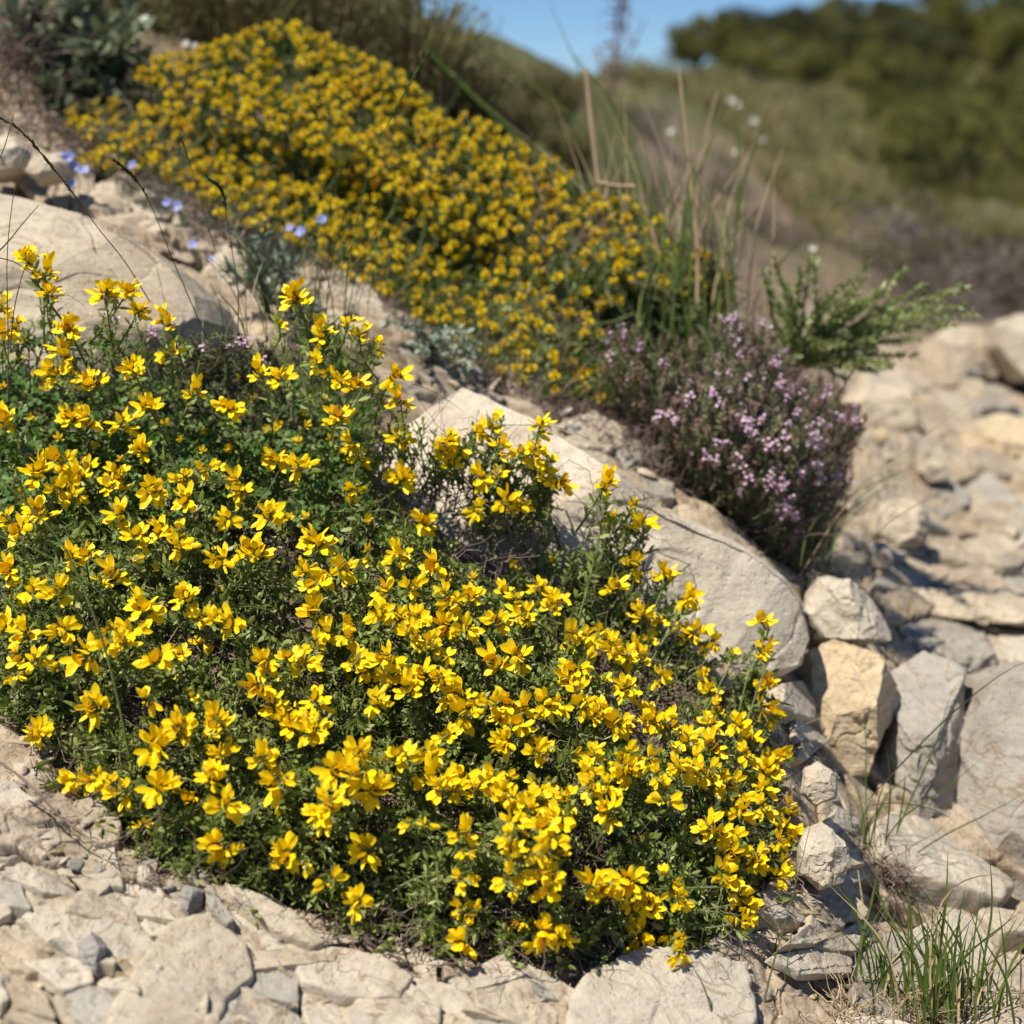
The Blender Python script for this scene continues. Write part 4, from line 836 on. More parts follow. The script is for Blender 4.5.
# ------------------------------------------------------------------ the golden spurge cushion
sp_ = root('spurge_cushion', PV(400, 330, 2.3), 'big dome of small golden yellow flower heads on the upper slope', 'shrub'); SL = np.array(sp_.location)
def cushD(px, py, f=1.0):
    d = polydist(px, py, CUSH); Dg = np.minimum(hitD(px, py), 2.50 - .0004 * np.maximum(0, px - 300)); n = fbm(np.stack([px / 55, py / 45, px * 0 + 3], -1), 3, 91)
    return Dg - (.03 + .13 * sstep(-4, 100, d) * (1 + .18 * n)) * f + (1 - f) * .0, d
def cush_ax(px, py):
    e = 8.; gx = (polydist(px + e, py, CUSH) - polydist(px - e, py, CUSH)) / (2 * e); gy = (polydist(px, py + e, CUSH) - polydist(px, py - e, CUSH)) / (2 * e); w_ = np.clip(1 - polydist(px, py, CUSH) / 80, 0, 1)
    return np.array([-.1, -.45, .8])[None] + (-gx * w_ * .6)[:, None] * CR + (gy * w_ * .5)[:, None] * CU
SPH = []
for i in range(6):
    rg = np.random.default_rng(700 + i); T = []
    for k in range(8):
        az = k * 2.4; til = 1.35 - .13 * k; R = rotz(az) @ rotx(-til); d = R @ np.array([0, 0, 1.]); 
        T.append(tf(leaf_t(.0062 * rg.uniform(.8, 1.15), .0056, .18, .1, 4, basew=.45, peak=.6, c=.62 + .14 * rg.normal()), R, d * .0012 + np.array([0, 0, .0006 * k])))
        T.append(tf(leaf_t(.0028, .0026, .1, .0, 3, basew=.6, c=.2), R, d * .001 + np.array([0, 0, .0006 * k + .0012])))
    for k in range(5): T.append(tf(leaf_t(.0085, .003, .15, .1, 3, c=.5, m=1), rotz(k * 1.25 + 1) @ rotx(-1.2), (0, 0, -.003)))
    SPH.append(join(T))
MSPH = [split_mesh('flower_head', t, [M_SPURGE, M_SLEAF]) for t in SPH]
cx_ = RNG.uniform(40, 735, 26000); cy_ = RNG.uniform(15, 400, 26000); cd_ = polydist(cx_, cy_, CUSH)
dens = np.ones(len(cx_)); dens = np.where(cx_ < 190, .35 + .5 * fbm(np.stack([cx_ / 25, cy_ / 22, cx_ * 0], -1), 2, 5), dens)
gr_ = sstep(470, 640, cx_ + (cy_ - 250) * .6); dens = dens * (1 - .50 * gr_ * sstep(215, 290, cy_ - .1 * (cx_ - 500))); dens = dens * (1 - .25 * gr_)
ok = (cd_ > 1) & (RNG.random(len(cx_)) < dens); cx_, cy_ = cx_[ok], cy_[ok]; acc = []; grid = {}
for i in range(len(cx_)):
    x, y = cx_[i], cy_[i]; r = 7.5 + 2.7 * (y / 380); g = (int(x // 14), int(y // 14)); bad = False
    if fbm(np.array([[x / 26, y / 24, 1.7]]), 2, 44)[0] < -.40: continue
    for a in (-1, 0, 1):
        for b in (-1, 0, 1):
            for (u, v) in grid.get((g[0] + a, g[1] + b), ()):
                if (u - x) ** 2 + ((v - y) * 1.15) ** 2 < r * r: bad = True
    if bad: continue
    grid.setdefault(g, []).append((x, y)); acc.append((x, y))
acc = np.array(acc); D2, d2 = cushD(acc[:, 0], acc[:, 1]); D2 = D2 + RNG.uniform(-.016, .026, len(acc)); p2 = P(acc[:, 0], acc[:, 1], D2); a2 = cush_ax(acc[:, 0], acc[:, 1]); R2 = frames(a2 + RNG.normal(size=a2.shape) * .3)
od = np.argsort(-acc[:, 1] * (acc[:, 0] < 560) - RNG.random(len(acc)) * 60); mb = MB()
for i in od[:100]:
    o = ob('flower_head', MSPH[int(RNG.integers(6))], sp_); apply(o, p2[i] - SL, R2[i], RNG.uniform(.95, 1.28))
rs = od[100:]; ix = RNG.integers(0, 6, len(rs))
for k in range(6): m_ = rs[ix == k]; scatter(mb, SPH[k], p2[m_], R2[m_], RNG.uniform(1.02, 1.36, len(m_)), RNG.normal(size=len(m_)) * .12)
place(mb.obj('flower_heads', [M_SPURGE, M_SLEAF], sp_), SL)['kind'] = 'stuff'
SPL = [unify(*leafy_t(720 + i, .05, 18, .0095, .0030, .0007, .85, nu=3)) for i in range(4)]
N_ = 5200; qx = RNG.uniform(35, 740, N_ * 2); qy = RNG.uniform(20, 405, N_ * 2); dd = polydist(qx, qy, CUSH); kk = dd > -4; qx, qy = qx[kk][:N_], qy[kk][:N_]
gr_ = sstep(520, 600, qx) * sstep(230, 270, qy); D2, dd = cushD(qx, qy); D2 = D2 + RNG.uniform(.0, .06, len(qx)) * (1 - .8 * gr_); p2 = P(qx, qy, D2); a2 = cush_ax(qx, qy); R2 = frames(a2 + RNG.normal(size=a2.shape) * .4); ix = RNG.integers(0, 4, len(qx)); mb = MB()
for k in range(4): m_ = ix == k; scatter(mb, SPL[k], p2[m_], R2[m_], RNG.uniform(.8, 1.2, m_.sum()) * (1 + .3 * gr_[m_]), RNG.normal(size=m_.sum()) * .12)
place(mb.obj('foliage', [M_SLEAF, M_STEM], sp_), SL)['kind'] = 'stuff'
qx = RNG.uniform(50, 720, 4000); qy = RNG.uniform(40, 400, 4000); dd = polydist(qx, qy, CUSH); kk = (dd > 0) & ((qx > 520) & (qy > 220) | (qx < 200) | (RNG.random(4000) < .12)); qx, qy = qx[kk], qy[kk]
mb = MB(); twig_field(mb, P(qx, qy, cushD(qx, qy)[0] + RNG.uniform(0, .04, len(qx))), L=.05, r=.0006, up=.5); place(mb.obj('dead_twigs', [M_TWIG], sp_), SL)['kind'] = 'stuff'

# ------------------------------------------------------------------ other plants of the slope
def stemmy(name, label, cat, base, tips, D0, D1, mats, leafT, nl, r=.0009, part='leaves', lsc=1.0, bend=.15, spread=.6, group=None, from_=.15, cst=.5):
    rt = root(name, PV(base[0], base[1], D0), label, cat, group); L0 = np.array(rt.location); ms = MB(); ml = MB()
    for (tx, ty) in tips:
        b = P(base[0] + RNG.normal() * 8, base[1] + RNG.normal() * 3, D0); d1 = D1 + RNG.normal() * .04; t = P(tx, ty, d1)
        mid = (b + t) / 2 + np.array([RNG.normal() * .3, 0, abs(RNG.normal()) * .5 + .5]) * np.linalg.norm(t - b) * bend
        pts = spline([b, mid, t], 12); tube(ms, pts, r * 1.4, r * .6, 4, cst)
        tt = RNG.uniform(from_, 1, nl); ii = np.minimum((tt * 11).astype(int), 10); fr = (tt * 11 - ii)[:, None]; pp = pts[ii] * (1 - fr) + pts[ii + 1] * fr; tg = pts[ii + 1] - pts[ii]; tg /= np.linalg.norm(tg, axis=1, keepdims=True)
        scatter(ml, leafT, pp, frames(tg * .8 + RNG.normal(size=tg.shape) * spread), RNG.uniform(.7, 1.2, nl) * lsc, RNG.normal(size=nl) * .14)
    place(ms.obj('stems', [mats[1]], rt), L0); place(ml.obj(part, [mats[0]], rt), L0); return rt, L0
# feathery pale green bush
tips = [(945,300),(960,305),(925,285),(905,270),(885,290),(870,265),(858,280),(840,285),(835,300),(815,262),(800,270),(775,262),(765,285),(790,290),(905,340),(890,355),(870,350),(850,365),(930,322),(955,290),(880,320),(860,310),(820,300),(805,320),(845,335),(900,310),(830,330),(780,310),(870,340),(915,355),(895,330),(850,300),(812,340),(790,330),(935,310),(880,365)]
stemmy('leafy_bush', 'pale green feathery bush leaning right beyond the thyme bush', 'bush', (795, 365), tips + [(x + RNG.normal() * 14, y + RNG.normal() * 9 + 6) for x, y in tips], 2.28, 2.2, (M_FEATH, M_STEM), leaf_t(.0125, .0032, .12, .1, 4, c=.6), 110, lsc=.95, bend=.05, spread=.38, from_=.15, r=.0006)
# leafy green growth where the cushion thins out
GP = [(505,300),(560,262),(620,245),(680,262),(705,300),(690,345),(650,385),(590,398),(530,388),(500,350)]
gs = root('green_shrub', PV(600, 385, 2.12), 'leafy green shrub mixed into the lower right end of the golden cushion', 'shrub'); GL_ = np.array(gs.location)
qx = RNG.uniform(500, 705, 3600); qy = RNG.uniform(240, 400, 3600); dd = polydist(qx, qy, GP); kk = (dd > -6) & (RNG.random(3600) < .75); qx, qy = qx[kk], qy[kk]; D2, _ = cushD(qx, qy); D2 = np.minimum(D2 + .012, 2.25) + RNG.uniform(0, .05, len(qx)) - .03 * fbm(np.stack([qx / 24, qy / 24, qx * 0], -1), 2, 77)
p2 = P(qx, qy, D2); R2 = frames(np.array([.15, -.25, .95]) + RNG.normal(size=p2.shape) * .35); ix = RNG.integers(0, 4, len(qx)); mb = MB()
for k in range(4): m_ = ix == k; scatter(mb, SPL[k], p2[m_], R2[m_], RNG.uniform(.8, 1.35, m_.sum()), RNG.normal(size=m_.sum()) * .14 + .05)
place(mb.obj('foliage', [M_FEATH, M_STEM], gs), GL_)['kind'] = 'stuff'
# grey leaved plant, upper left corner
tips = [(20,15),(45,-10),(60,20),(75,5),(95,-15),(110,15),(125,35),(140,55),(150,70),(120,75),(95,60),(75,50),(60,65),(85,85),(130,10),(30,40),(65,100),(50,80),(105,95),(140,30),(10,-10),(80,-20),(100,30),(55,45),(118,52),(35,0)]
gl, GL = stemmy('grey_leaved_shrub', 'shrub with broad grey green leaves over a dark hollow in the upper left corner', 'shrub', (62, 120), tips, 2.66, 2.50, (M_SAGE, M_TWIG), leaf_t(.040, .015, .12, .15, 5, c=.5, peak=.5), 26, r=.002, lsc=1.0, bend=.05, spread=.7, from_=.45)
mb = MB(); twig_field(mb, P(RNG.uniform(-10, 60, 420), RNG.uniform(20, 150, 420), RNG.uniform(2.45, 2.65, 420)), L=.10, r=.0013, up=.5, c=(.1, .6)); place(mb.obj('dead_twigs', [M_TWIG], gl), GL)['kind'] = 'stuff'
mb = MB(); twig_field(mb, P(RNG.uniform(-10, 160, 900), RNG.uniform(105, 205, 900), RNG.uniform(2.22, 2.45, 900)), L=.05, r=.0008, up=.1, c=(.1, .7))
V, F, C, M = mb.arrays(); px_, py_, _ = world_px(V[:, 0], V[:, 1], V[:, 2]); okv = polydist(px_, py_, [(-60,60),(50,110),(120,160),(200,190),(260,230),(250,260),(170,215),(60,150),(0,135),(-60,130)]) > 0; F = F[okv[F].all(1)]
m2 = MB(); m2.add(V, F, C, 0); tag(m2.obj('dry_litter', [M_TWIG], None, (0, 0, 0)), 'dry brown twig litter under the grey leaved shrub', 'litter', None, 'stuff')
# silver leaved plant by the ridge and teal one near the boulder
tips = [(x, y) for x, y in zip(RNG.uniform(375, 480, 26), RNG.uniform(305, 375, 26)) if abs(y - (315 + (x - 375) * .42)) < 24]
stemmy('silver_leaved_plant', 'low plant with silvery white leaf tips along the foot of the golden cushion', 'plant', (420, 352), tips, 2.03, 1.99, (M_SILVER, M_STEM), leaf_t(.013, .005, .15, .1, 4, c=.7), 26, lsc=1.0, bend=.1, spread=.7, from_=.4)
tips = [(232,232),(238,248),(250,240),(262,236),(275,245),(285,252),(292,262),(270,262),(245,262),(230,268),(282,275),(300,290),(262,285),(240,282),(296,300),(315,305),(330,320)]
stemmy('teal_leaved_plant', 'blue green plant with narrow leaves beside the end of the left boulder', 'plant', (268, 305), tips, 2.0, 1.97, (M_SILVER, M_STEM), leaf_t(.019, .0035, .12, .2, 4, c=.32), 24, lsc=1.0, bend=.12, spread=.75, from_=.35)
rt = root('curved_stem', PV(268, 305, 1.9), 'thick brown curved stem leaning over beside the left boulder', 'stem'); mb = MB(); tube(mb, spline(P([268, 262, 252, 243, 236], [312, 285, 262, 245, 236], [1.9, 1.88, 1.87, 1.87, 1.88]), 20), .0036, .0022, 7, .45); place(mb.obj('stem', [M_DGRASS], rt), rt.location)
mb = MB(); scatter(mb, leaf_t(.012, .005, .15, .1, 4), P(RNG.normal(238, 5, 24), RNG.normal(238, 4, 24), 1.88), frames(RNG.normal(size=(24, 3))), RNG.uniform(.5, .9, 24)); place(mb.obj('withered_head', [M_TWIG], rt), rt.location)
# small greens scattered in the strips
for nm, lab, poly, n, D_off, T, mt in [
  ('low_herbs', 'sparse low green herbs in the brown strip above the left boulder', [(90,175),(200,190),(300,230),(340,270),(330,320),(290,300),(230,260),(150,215)], 420, .012, LFU, [M_SILVER, M_TWIG]),
  ('low_herbs', 'short green growth hugging the near edge of the thyme bush roots', [(600,390),(660,430),(720,500),(790,575),(800,560),(740,480),(650,400)], 160, .02, TH_L, [M_TLEAF, M_TWIG])]:
    Q = np.array(poly); qx = RNG.uniform(Q[:, 0].min(), Q[:, 0].max(), n * 5); qy = RNG.uniform(Q[:, 1].min(), Q[:, 1].max(), n * 5); kk = (polydist(qx, qy, poly) > 0) & (fbm(np.stack([qx / 22, qy / 20, qx * 0], -1), 2, 15) > -.15); qx, qy = qx[kk][:n], qy[kk][:n]
    p2 = P(qx, qy, hitD(qx, qy) - D_off); R2 = frames(np.array([0, -.4, .8]) + RNG.normal(size=(len(qx), 3)) * .5); mb = MB(); ix = RNG.integers(0, 4, len(qx))
    for k in range(4): m_ = ix == k; scatter(mb, T[k], p2[m_], R2[m_], RNG.uniform(.4, .9, m_.sum()), RNG.normal(size=m_.sum()) * .15 - .12)
    tag(mb.obj(nm, mt, None, (0, 0, 0)), lab, 'plants', None, 'stuff')
for poly, n, lab in [([(90,170),(200,185),(330,250),(400,300),(390,340),(300,290),(180,230)], 900, 'dry brown litter in the strip below the golden cushion'), ([(430,345),(520,385),(640,410),(700,500),(640,470),(540,415),(440,375)], 900, 'dry brown litter along the foot of the cushion and the thyme bush')]:
    Q = np.array(poly); qx = RNG.uniform(Q[:, 0].min(), Q[:, 0].max(), n * 5); qy = RNG.uniform(Q[:, 1].min(), Q[:, 1].max(), n * 5); kk = polydist(qx, qy, poly) > 0; qx, qy = qx[kk][:n], qy[kk][:n]
    mb = MB(); twig_field(mb, P(qx, qy, hitD(qx, qy) - .008), L=.035, r=.0007, up=.05, c=(.1, .7)); tag(mb.obj('dry_litter', [M_TWIG], None, (0, 0, 0)), lab, 'litter', None, 'stuff')

# blue and white flowers
def daisy(rg, n, L, W, tilt, c):
    return join([tf(leaf_t(L, W, .1, .15, 4, basew=.35, peak=.65, c=c + .1 * rg.normal()), rotz(k * 2 * PI / n) @ rotx(-tilt)) for k in range(n)])
BF = [split_mesh('petals', daisy(np.random.default_rng(i), 5, .0105, .0085, 1.1 - .3 * i, .6), [M_BLUE]) for i in range(2)]
def small_flower(name, label, cat, px, py, D, me, s, axis, foot, group=None, mat=M_STEM):
    p = P(px, py, D); rt = root(name, tuple(p + np.array([0, 0, -foot])), label, cat, group); mb = MB()
    tube(mb, spline([(0, 0, 0), (.1 * foot, 0, foot * .5), (0, 0, foot)], 8), .0007, .0005, 4); mb.obj('stem', [mat], rt)
    o = ob('petals', me, rt); apply(o, np.array([0, 0, foot]), frames(np.array(axis) + RNG.normal(size=3) * .25)[0], s); return rt
for lab, px, py, s in [('blue flower at the upper left of the cluster above the left boulder', 62, 156, .9), ('blue flower in the middle of the cluster above the left boulder', 74, 166, 1.0), ('topmost pale blue flower of the cluster above the left boulder', 70, 158, 1.25), ('left pale blue flower of the cluster above the left boulder', 64, 166, 1.1), ('pale blue flower at the right of the cluster above the left boulder', 84, 171, 1.0), ('lowest blue flower of the cluster, beside a white stone', 72, 184, 1.0),
    ('faded blue flower between the cluster and the golden cushion', 134, 166, .95), ('blue flower beside two white ones near a dark seed head', 168, 203, .9), ('whitish blue flower right of the blue one near a dark seed head', 177, 206, .95), ('single violet blue flower near the right end of the left boulder', 193, 245, .85), ('tiny violet flower just under the single violet blue one', 211, 259, .6), ('blue flower at the foot of the golden cushion', 301, 232, 1.0), ('grey blue flower under the edge of the golden cushion', 322, 221, 1.05), ('dull blue flower left of the two under the golden cushion', 290, 228, .7)]:
    small_flower('blue_flower', lab, 'flower', px, py, float(min(2.12, hitD(px, py)[0] - .05)), BF[int(RNG.integers(2))], s * .82, (-.2, -.8, .5), .05)
WF = split_mesh('petals', daisy(np.random.default_rng(3), 9, .014, .008, .9, .6), [M_WHITE])
for lab, px, py, D, s in [('white flower left of two others over the corner shrub', 145, 20, 2.6, .9), ('white flower above the tip of the golden cushion', 186, 44, 2.5, .7), ('white flower beside the one above the golden cushion', 195, 46, 2.5, .6), ('lone white flower head between the dry canes', 672, 133, 4.2, 1.25), ('white flower highest of the group over the grey lavender mound', 731, 101, 4.6, 1.2), ('white flower just right of the highest one', 738, 106, 4.6, 1.0), ('round white flower above the grey lavender mound', 754, 120, 4.6, 1.3), ('dim white flower below the round one', 762, 139, 4.8, 1.0), ('white flower left beneath the round one', 736, 153, 4.6, 1.1), ('white flower head above the feathery bush', 814, 247, 2.9, .9)]:
    small_flower('white_flower', lab, 'flower', px, py, D, WF, s * .72, (-.1, -.9, .4), .12 if D > 4 else .05)
# blurred lupin-like spike against the sky
rt = root('tall_spike_plant', PV(612, 120, 6.6), 'tall reddish flower spike standing blurred against the blue sky', 'plant'); mb = MB(); L0 = np.array(rt.location)
tube(mb, spline(P([606, 612, 617, 622], [130, 80, 40, -15], 6.6), 14), .008, .004, 5, .3); tube(mb, spline(P([612, 630, 645], [85, 50, 20], 6.6), 10), .005, .003, 4, .3); place(mb.obj('stems', [M_TWIG], rt), L0)
mb = MB(); n = 230; t = RNG.random(n); xx = np.interp(t, [0, .4, 1], [606, 612, 622]) + RNG.normal(size=n) * (10 * (1 - t) + 3) * np.where(RNG.random(n) < .4, 1.8, .8); yy = 122 - 130 * t + RNG.normal(size=n) * 5; scatter(mb, leaf_t(.035, .014, .1, .1, 4, c=.4), P(xx, yy, 6.6), frames(RNG.normal(size=(n, 3))), RNG.uniform(.5, 1.1, n)); place(mb.obj('leaves', [M_TCAL], rt), L0)['kind'] = 'stuff'

# ------------------------------------------------------------------ grasses
def tuft(name, label, base, D, n, mats, spec=(), hmin=40, hmax=150, spread=60, wid=.0018, lean=0., bspread=14, cat='grass', label_group=None):
    rt = root(name, PV(base[0], base[1], D), label, cat); L0 = np.array(rt.location)
    lst = [np.array(s, float) for s in spec]
    for _ in range(n):
        h = RNG.uniform(hmin, hmax); bx = base[0] + RNG.normal() * bspread; by = base[1] + RNG.normal() * 5; tx = bx + RNG.normal() * spread * h / hmax + lean * h; k = RNG.uniform(-.1, .35)
        lst.append(np.array([(bx, by), (bx + (tx - bx) * (.3 - k * .3), by - h * (.55 + .1 * k)), (tx, by - h)]))
    for s in lst:
        mb = MB(); DD = D + RNG.normal() * .025; blade(mb, P(s[:, 0], s[:, 1], np.linspace(DD, DD + RNG.normal() * .02, len(s))), wid * RNG.uniform(.7, 1.3), RNG.uniform(.3, .75), face=RNG.normal(size=3) * .4 + np.array([0, -1, .2]), n=12)
        o = mb.obj('blade', [mats[0] if RNG.random() < .85 else mats[1]], rt); place(o, L0)
    return rt
def stalk(label, pts, D, head=None, wid=.0012, mat=M_DGRASS, hr=.0022, name='grass_stalk', cat='grass stalk', c=.4, flat=False, tipr=.35):
    pts = np.array(pts, float); D = np.linspace(D[0], D[1], len(pts)) if np.ndim(D) else np.full(len(pts), float(D)); W_ = P(pts[:, 0], pts[:, 1], D)
    rt = root(name, tuple(W_[0]), label, cat); L0 = W_[0]; mb = MB()
    if flat: blade(mb, W_, wid * 2.4, c, n=24); place(mb.obj('blade', [mat], rt), L0); return rt
    cv = spline(W_, 40); tube(mb, cv, wid / 2, wid / 2 * tipr, 5, c); place(mb.obj('stem', [mat], rt), L0)
    if head:
        h0, h1 = int(head[0] * 39), int(head[1] * 39); seg = cv[h0:h1 + 1]; n = 46; t = RNG.random(n); ii = np.minimum((t * (len(seg) - 1)).astype(int), len(seg) - 2); f = (t * (len(seg) - 1) - ii)[:, None]; pp = seg[ii] * (1 - f) + seg[ii + 1] * f
        tg = seg[ii + 1] - seg[ii]; tg /= np.linalg.norm(tg, axis=1, keepdims=True); m2 = MB(); k_ = np.sin(np.clip(t, .08, .95) * PI) ** .5
        scatter(m2, leaf_t(.0085, .0024, .3, 0, 4, c=c), pp, frames(tg + RNG.normal(size=tg.shape) * .16), (.55 + .5 * k_) * hr / .0022, RNG.normal(size=n) * .15); tube(m2, seg, hr * .42, hr * .2, 5, c); place(m2.obj('seed_head', [mat], rt), L0)
    return rt
stalk('bent grass stalk with a long seed head arching from the left edge over the boulder', [(150,302),(125,262),(98,228),(72,192),(48,162),(22,132),(-10,112)], (1.60, 1.50), (.45, .95), hr=.0020)
stalk('dark seed head on a thin stalk rising before the left boulder, between two others', [(206,338),(190,300),(172,258),(158,222),(143,190),(128,172),(114,160)], (1.64, 1.56), (.62, 1.), hr=.0018, c=.25)
stalk('straight thin stalk with a hooked dark seed head above the left boulder end', [(238,338),(238,290),(232,250),(227,218),(222,192),(208,178)], (1.66, 1.62), (.68, 1.), hr=.0022, c=.2)
stalk('dark blade slanting up from the left edge below the boulder top', [(-14,262),(5,245),(24,222),(39,205)], 1.42, None, .0016)
stalk('thin reddish stalk standing upright at the left edge', [(8,400),(8,330),(7,260),(12,205),(20,170),(29,146)], (1.50, 1.42), None, .0012, M_TWIG)
stalk('short blade tip crossing the left edge above the boulder', [(-6,170),(4,148),(14,114)], 1.44, None, .0014)
stalk('arched dark blade reaching from the left edge to beneath the small thyme', [(-10,256),(14,262),(32,274),(60,290),(84,305)], (1.5, 1.62), None, .0012)
stalk('thin dark blade in front of the upper left flowers', [(10,352),(14,310),(24,270),(35,250)], 1.5, None, .0014)
stalk('short thin stalk in front of the middle of the left boulder', [(168,330),(164,300),(156,265)], 1.66, None, .0010)
stalk('green grass stalk with a slender seed head rising before the golden cushion', [(344,322),(348,270),(358,220),(366,180),(380,140),(398,105),(418,68),(424,50)], (1.78, 1.74), (.66, .98), .0012, M_GRASS, hr=.0020, c=.5)
stalk('thin pale stalk rising before the golden cushion left of the seed head', [(318,300),(322,262),(330,205),(352,150)], (1.85, 1.8), None, .001, M_GRASS)
stalk('thin grass stalk with faint head before the left part of the golden cushion', [(215,250),(205,215),(192,170),(180,135)], (1.75, 1.72), (.7, 1.), .0009, M_DGRASS, hr=.0012)
stalk('thick light green stem lying in front of the left flowers', [(136,800),(124,730),(108,660),(88,600),(62,545),(28,505),(-12,468)], (1.34, 1.30), None, .0024, M_GRASS, c=.75, tipr=.7)
stalk('slender green stem crossing the thick one among the left flowers', [(-12,532),(40,552),(80,575),(112,605),(135,632)], 1.36, None, .0014, M_GRASS, c=.6)
stalk('thin green stalk arching over the boulder above the middle flowers', [(464,436),(490,427),(525,425),(560,428),(592,440)], (1.66, 1.70), None, .0011, M_GRASS, c=.4)
stalk('dark tiny twig bent over the near end of the long boulder', [(412,384),(430,390),(450,402),(464,412)], 1.68, None, .0009, M_TWIG, c=.1)
stalk('fine dry stalk slanting over the long boulder', [(425,430),(450,400),(475,370)], 1.7, None, .0008, M_TWIG)
stalk('tall dark green stalk at the lower right in front of the stones', [(757,1040),(768,985),(783,930),(797,880),(812,818)], (1.36, 1.42), None, .0022, M_DGRASS, c=.45, tipr=.2)
stalk('thinner green stalk close beside the tall dark one', [(776,1040),(783,990),(792,930),(797,850)], (1.38, 1.44), None, .0012, M_GRASS, c=.4)
stalk('short green stalk under the lowest right flowers', [(718,1035),(705,990),(690,962)], 1.31, None, .0018, M_GRASS, c=.6)
stalk('dry brown stalk running down right through the stones', [(752,905),(785,935),(820,965),(850,1000),(862,1020)], (1.46, 1.5), None, .0016, M_STRAW, c=.4)
stalk('dry straw blade standing in the right grass tuft', [(868,980),(866,930),(858,870)], 1.62, None, .0040, M_STRAW, c=.7)
stalk('dry brown runner lying along the lower left stones', [(0,762),(30,785),(62,818),(95,842),(130,862)], (1.29, 1.27), None, .0022, M_TWIG, c=.6)
tuft('straw_tuft', 'fine half dry grass standing between the canes and the golden cushion', (660, 335), 2.35, 70, (M_STRAW, M_GRASS), (), 60, 260, 70, .0015, -.1, 42)
stalk('dry pale cane standing upright behind the golden cushion', [(601,212),(597,170),(592,130),(586,68)], 2.45, None, .0085, M_STRAW, hr=.004, name='dry_cane', cat='cane', tipr=.8)
stalk('dry cane bent sharply sideways and down through the right of the cushion', [(596,182),(616,186),(635,187),(640,196),(652,230),(662,268),(672,320)], 2.3, None, .0060, M_STRAW, name='dry_cane', cat='cane', c=.5, tipr=.8)
stalk('tall dry cane rising beside the thyme bush', [(690,350),(697,300),(697,240),(692,190),(688,150),(683,105),(679,68)], 2.25, None, .0072, M_STRAW, name='dry_cane', cat='cane', tipr=.5)
stalk('fainter dry cane leaning right of the tall one', [(692,240),(698,190),(706,140),(717,92)], 2.7, None, .0060, M_STRAW, name='dry_cane', cat='cane', c=.3, tipr=.6)
stalk('long green blade arching across the dark shrubs to the canes', [(612,210),(560,172),(500,120),(440,62),(395,10),(380,-20)], 2.85, None, .0024, M_GRASS, name='tall_grass', cat='grass', c=.45, flat=True)
stalk('upper long green blade arching over the sky edge', [(650,260),(600,150),(540,90),(470,40),(420,5),(380,-30)], 3.1, None, .0020, M_GRASS, name='tall_grass', cat='grass', c=.45, flat=True)
stalk('broad green blade rising left across the sky behind the cushion', [(655,300),(640,210),(610,130),(575,60),(540,-20)], 2.7, None, .0014, M_GRASS, name='tall_grass', cat='grass', c=.55, flat=True)
stalk('green blade curving up to the upright cane', [(668,290),(655,220),(630,150),(605,95),(570,50)], 2.5, None, .0026, M_GRASS, name='tall_grass', cat='grass', c=.35, flat=True)
stalk('thin green stalk upright right of the tall cane', [(728,330),(733,260),(738,190),(737,110),(736,80)], 2.7, None, .0014, M_GRASS, name='tall_grass', cat='grass', c=.35, flat=True)
tuft('grass_tuft', 'green grass tuft with curved dark blades at the bottom right corner', (925, 1040), 1.46, 120, (M_GRASS, M_STRAW), [
  [(935,1030),(930,980),(932,930),(948,892),(975,877),(1004,874)], [(905,1000),(940,965),(985,940),(1010,918),(1024,893)], [(880,1030),(860,960),(872,900),(880,860)], [(990,1040),(982,980),(992,910),(989,845)], [(948,1020),(940,960),(946,900),(948,850)], [(845,1040),(862,985),(905,950),(960,930)]], 50, 172, 50, .0022, 0, 52)
tuft('grass_tuft', 'thin grass tuft fanning right across the big grey block', (868, 850), 1.70, 10, (M_GRASS, M_DGRASS), [
  [(868,800),(905,760),(950,715),(1000,675),(1040,655)], [(880,870),(915,790),(935,745),(952,690)], [(885,875),(940,838),(985,815),(1040,785)], [(870,850),(866,800),(866,740),(862,700)], [(875,860),(900,820),(950,785),(985,755)], [(872,805),(900,803),(935,810),(955,822)], [(882,865),(888,820),(890,780),(886,745)], [(890,870),(903,800),(905,770)]], 40, 110, 30, .0016, .1, 8)
qx = RNG.normal(925, 48, 500); qy = RNG.normal(1012, 14, 500); mb = MB(); twig_field(mb, P(qx, qy, hitD(qx, qy) - .012), L=.03, r=.0006, up=.25, c=(.3, .9)); tag(mb.obj('dry_thatch', [M_STRAW], None, (0, 0, 0)), 'dry straw thatch at the base of the bottom right grass tuft', 'litter', None, 'stuff')
mb = MB(); rt = root('dead_grass_tuft', PV(885, 880, 1.72), 'grey brown ball of dead grass at the base of the thin tuft', 'grass'); twig_field(mb, P(RNG.normal(885, 12, 260), RNG.normal(880, 12, 260), RNG.normal(1.69, .012, 260)), L=.035, r=.0005, up=.2); place(mb.obj('dead_blades', [M_TWIG], rt), rt.location)['kind'] = 'stuff'
tuft('grass_tuft', 'green grass growing through the right end of the golden cushion', (690, 345), 2.25, 48, (M_GRASS, M_STRAW), [[(655,300),(665,200),(655,130)], [(715,350),(742,250),(748,170)], [(720,340),(728,240),(712,150)]], 60, 250, 60, .0026, -.05, 30)
tuft('grass_tuft', 'sparse blades leaning right out of the thyme bush', (820, 560), 1.95, 8, (M_GRASS, M_STRAW), [[(800,575),(850,500),(920,440),(1000,380)], [(790,575),(840,530),(900,470)], [(830,410),(860,360),(880,340)], [(800,585),(850,565),(890,572)], [(830,600),(880,530),(960,480)]], 40, 110, 40, .0016, .6, 10)
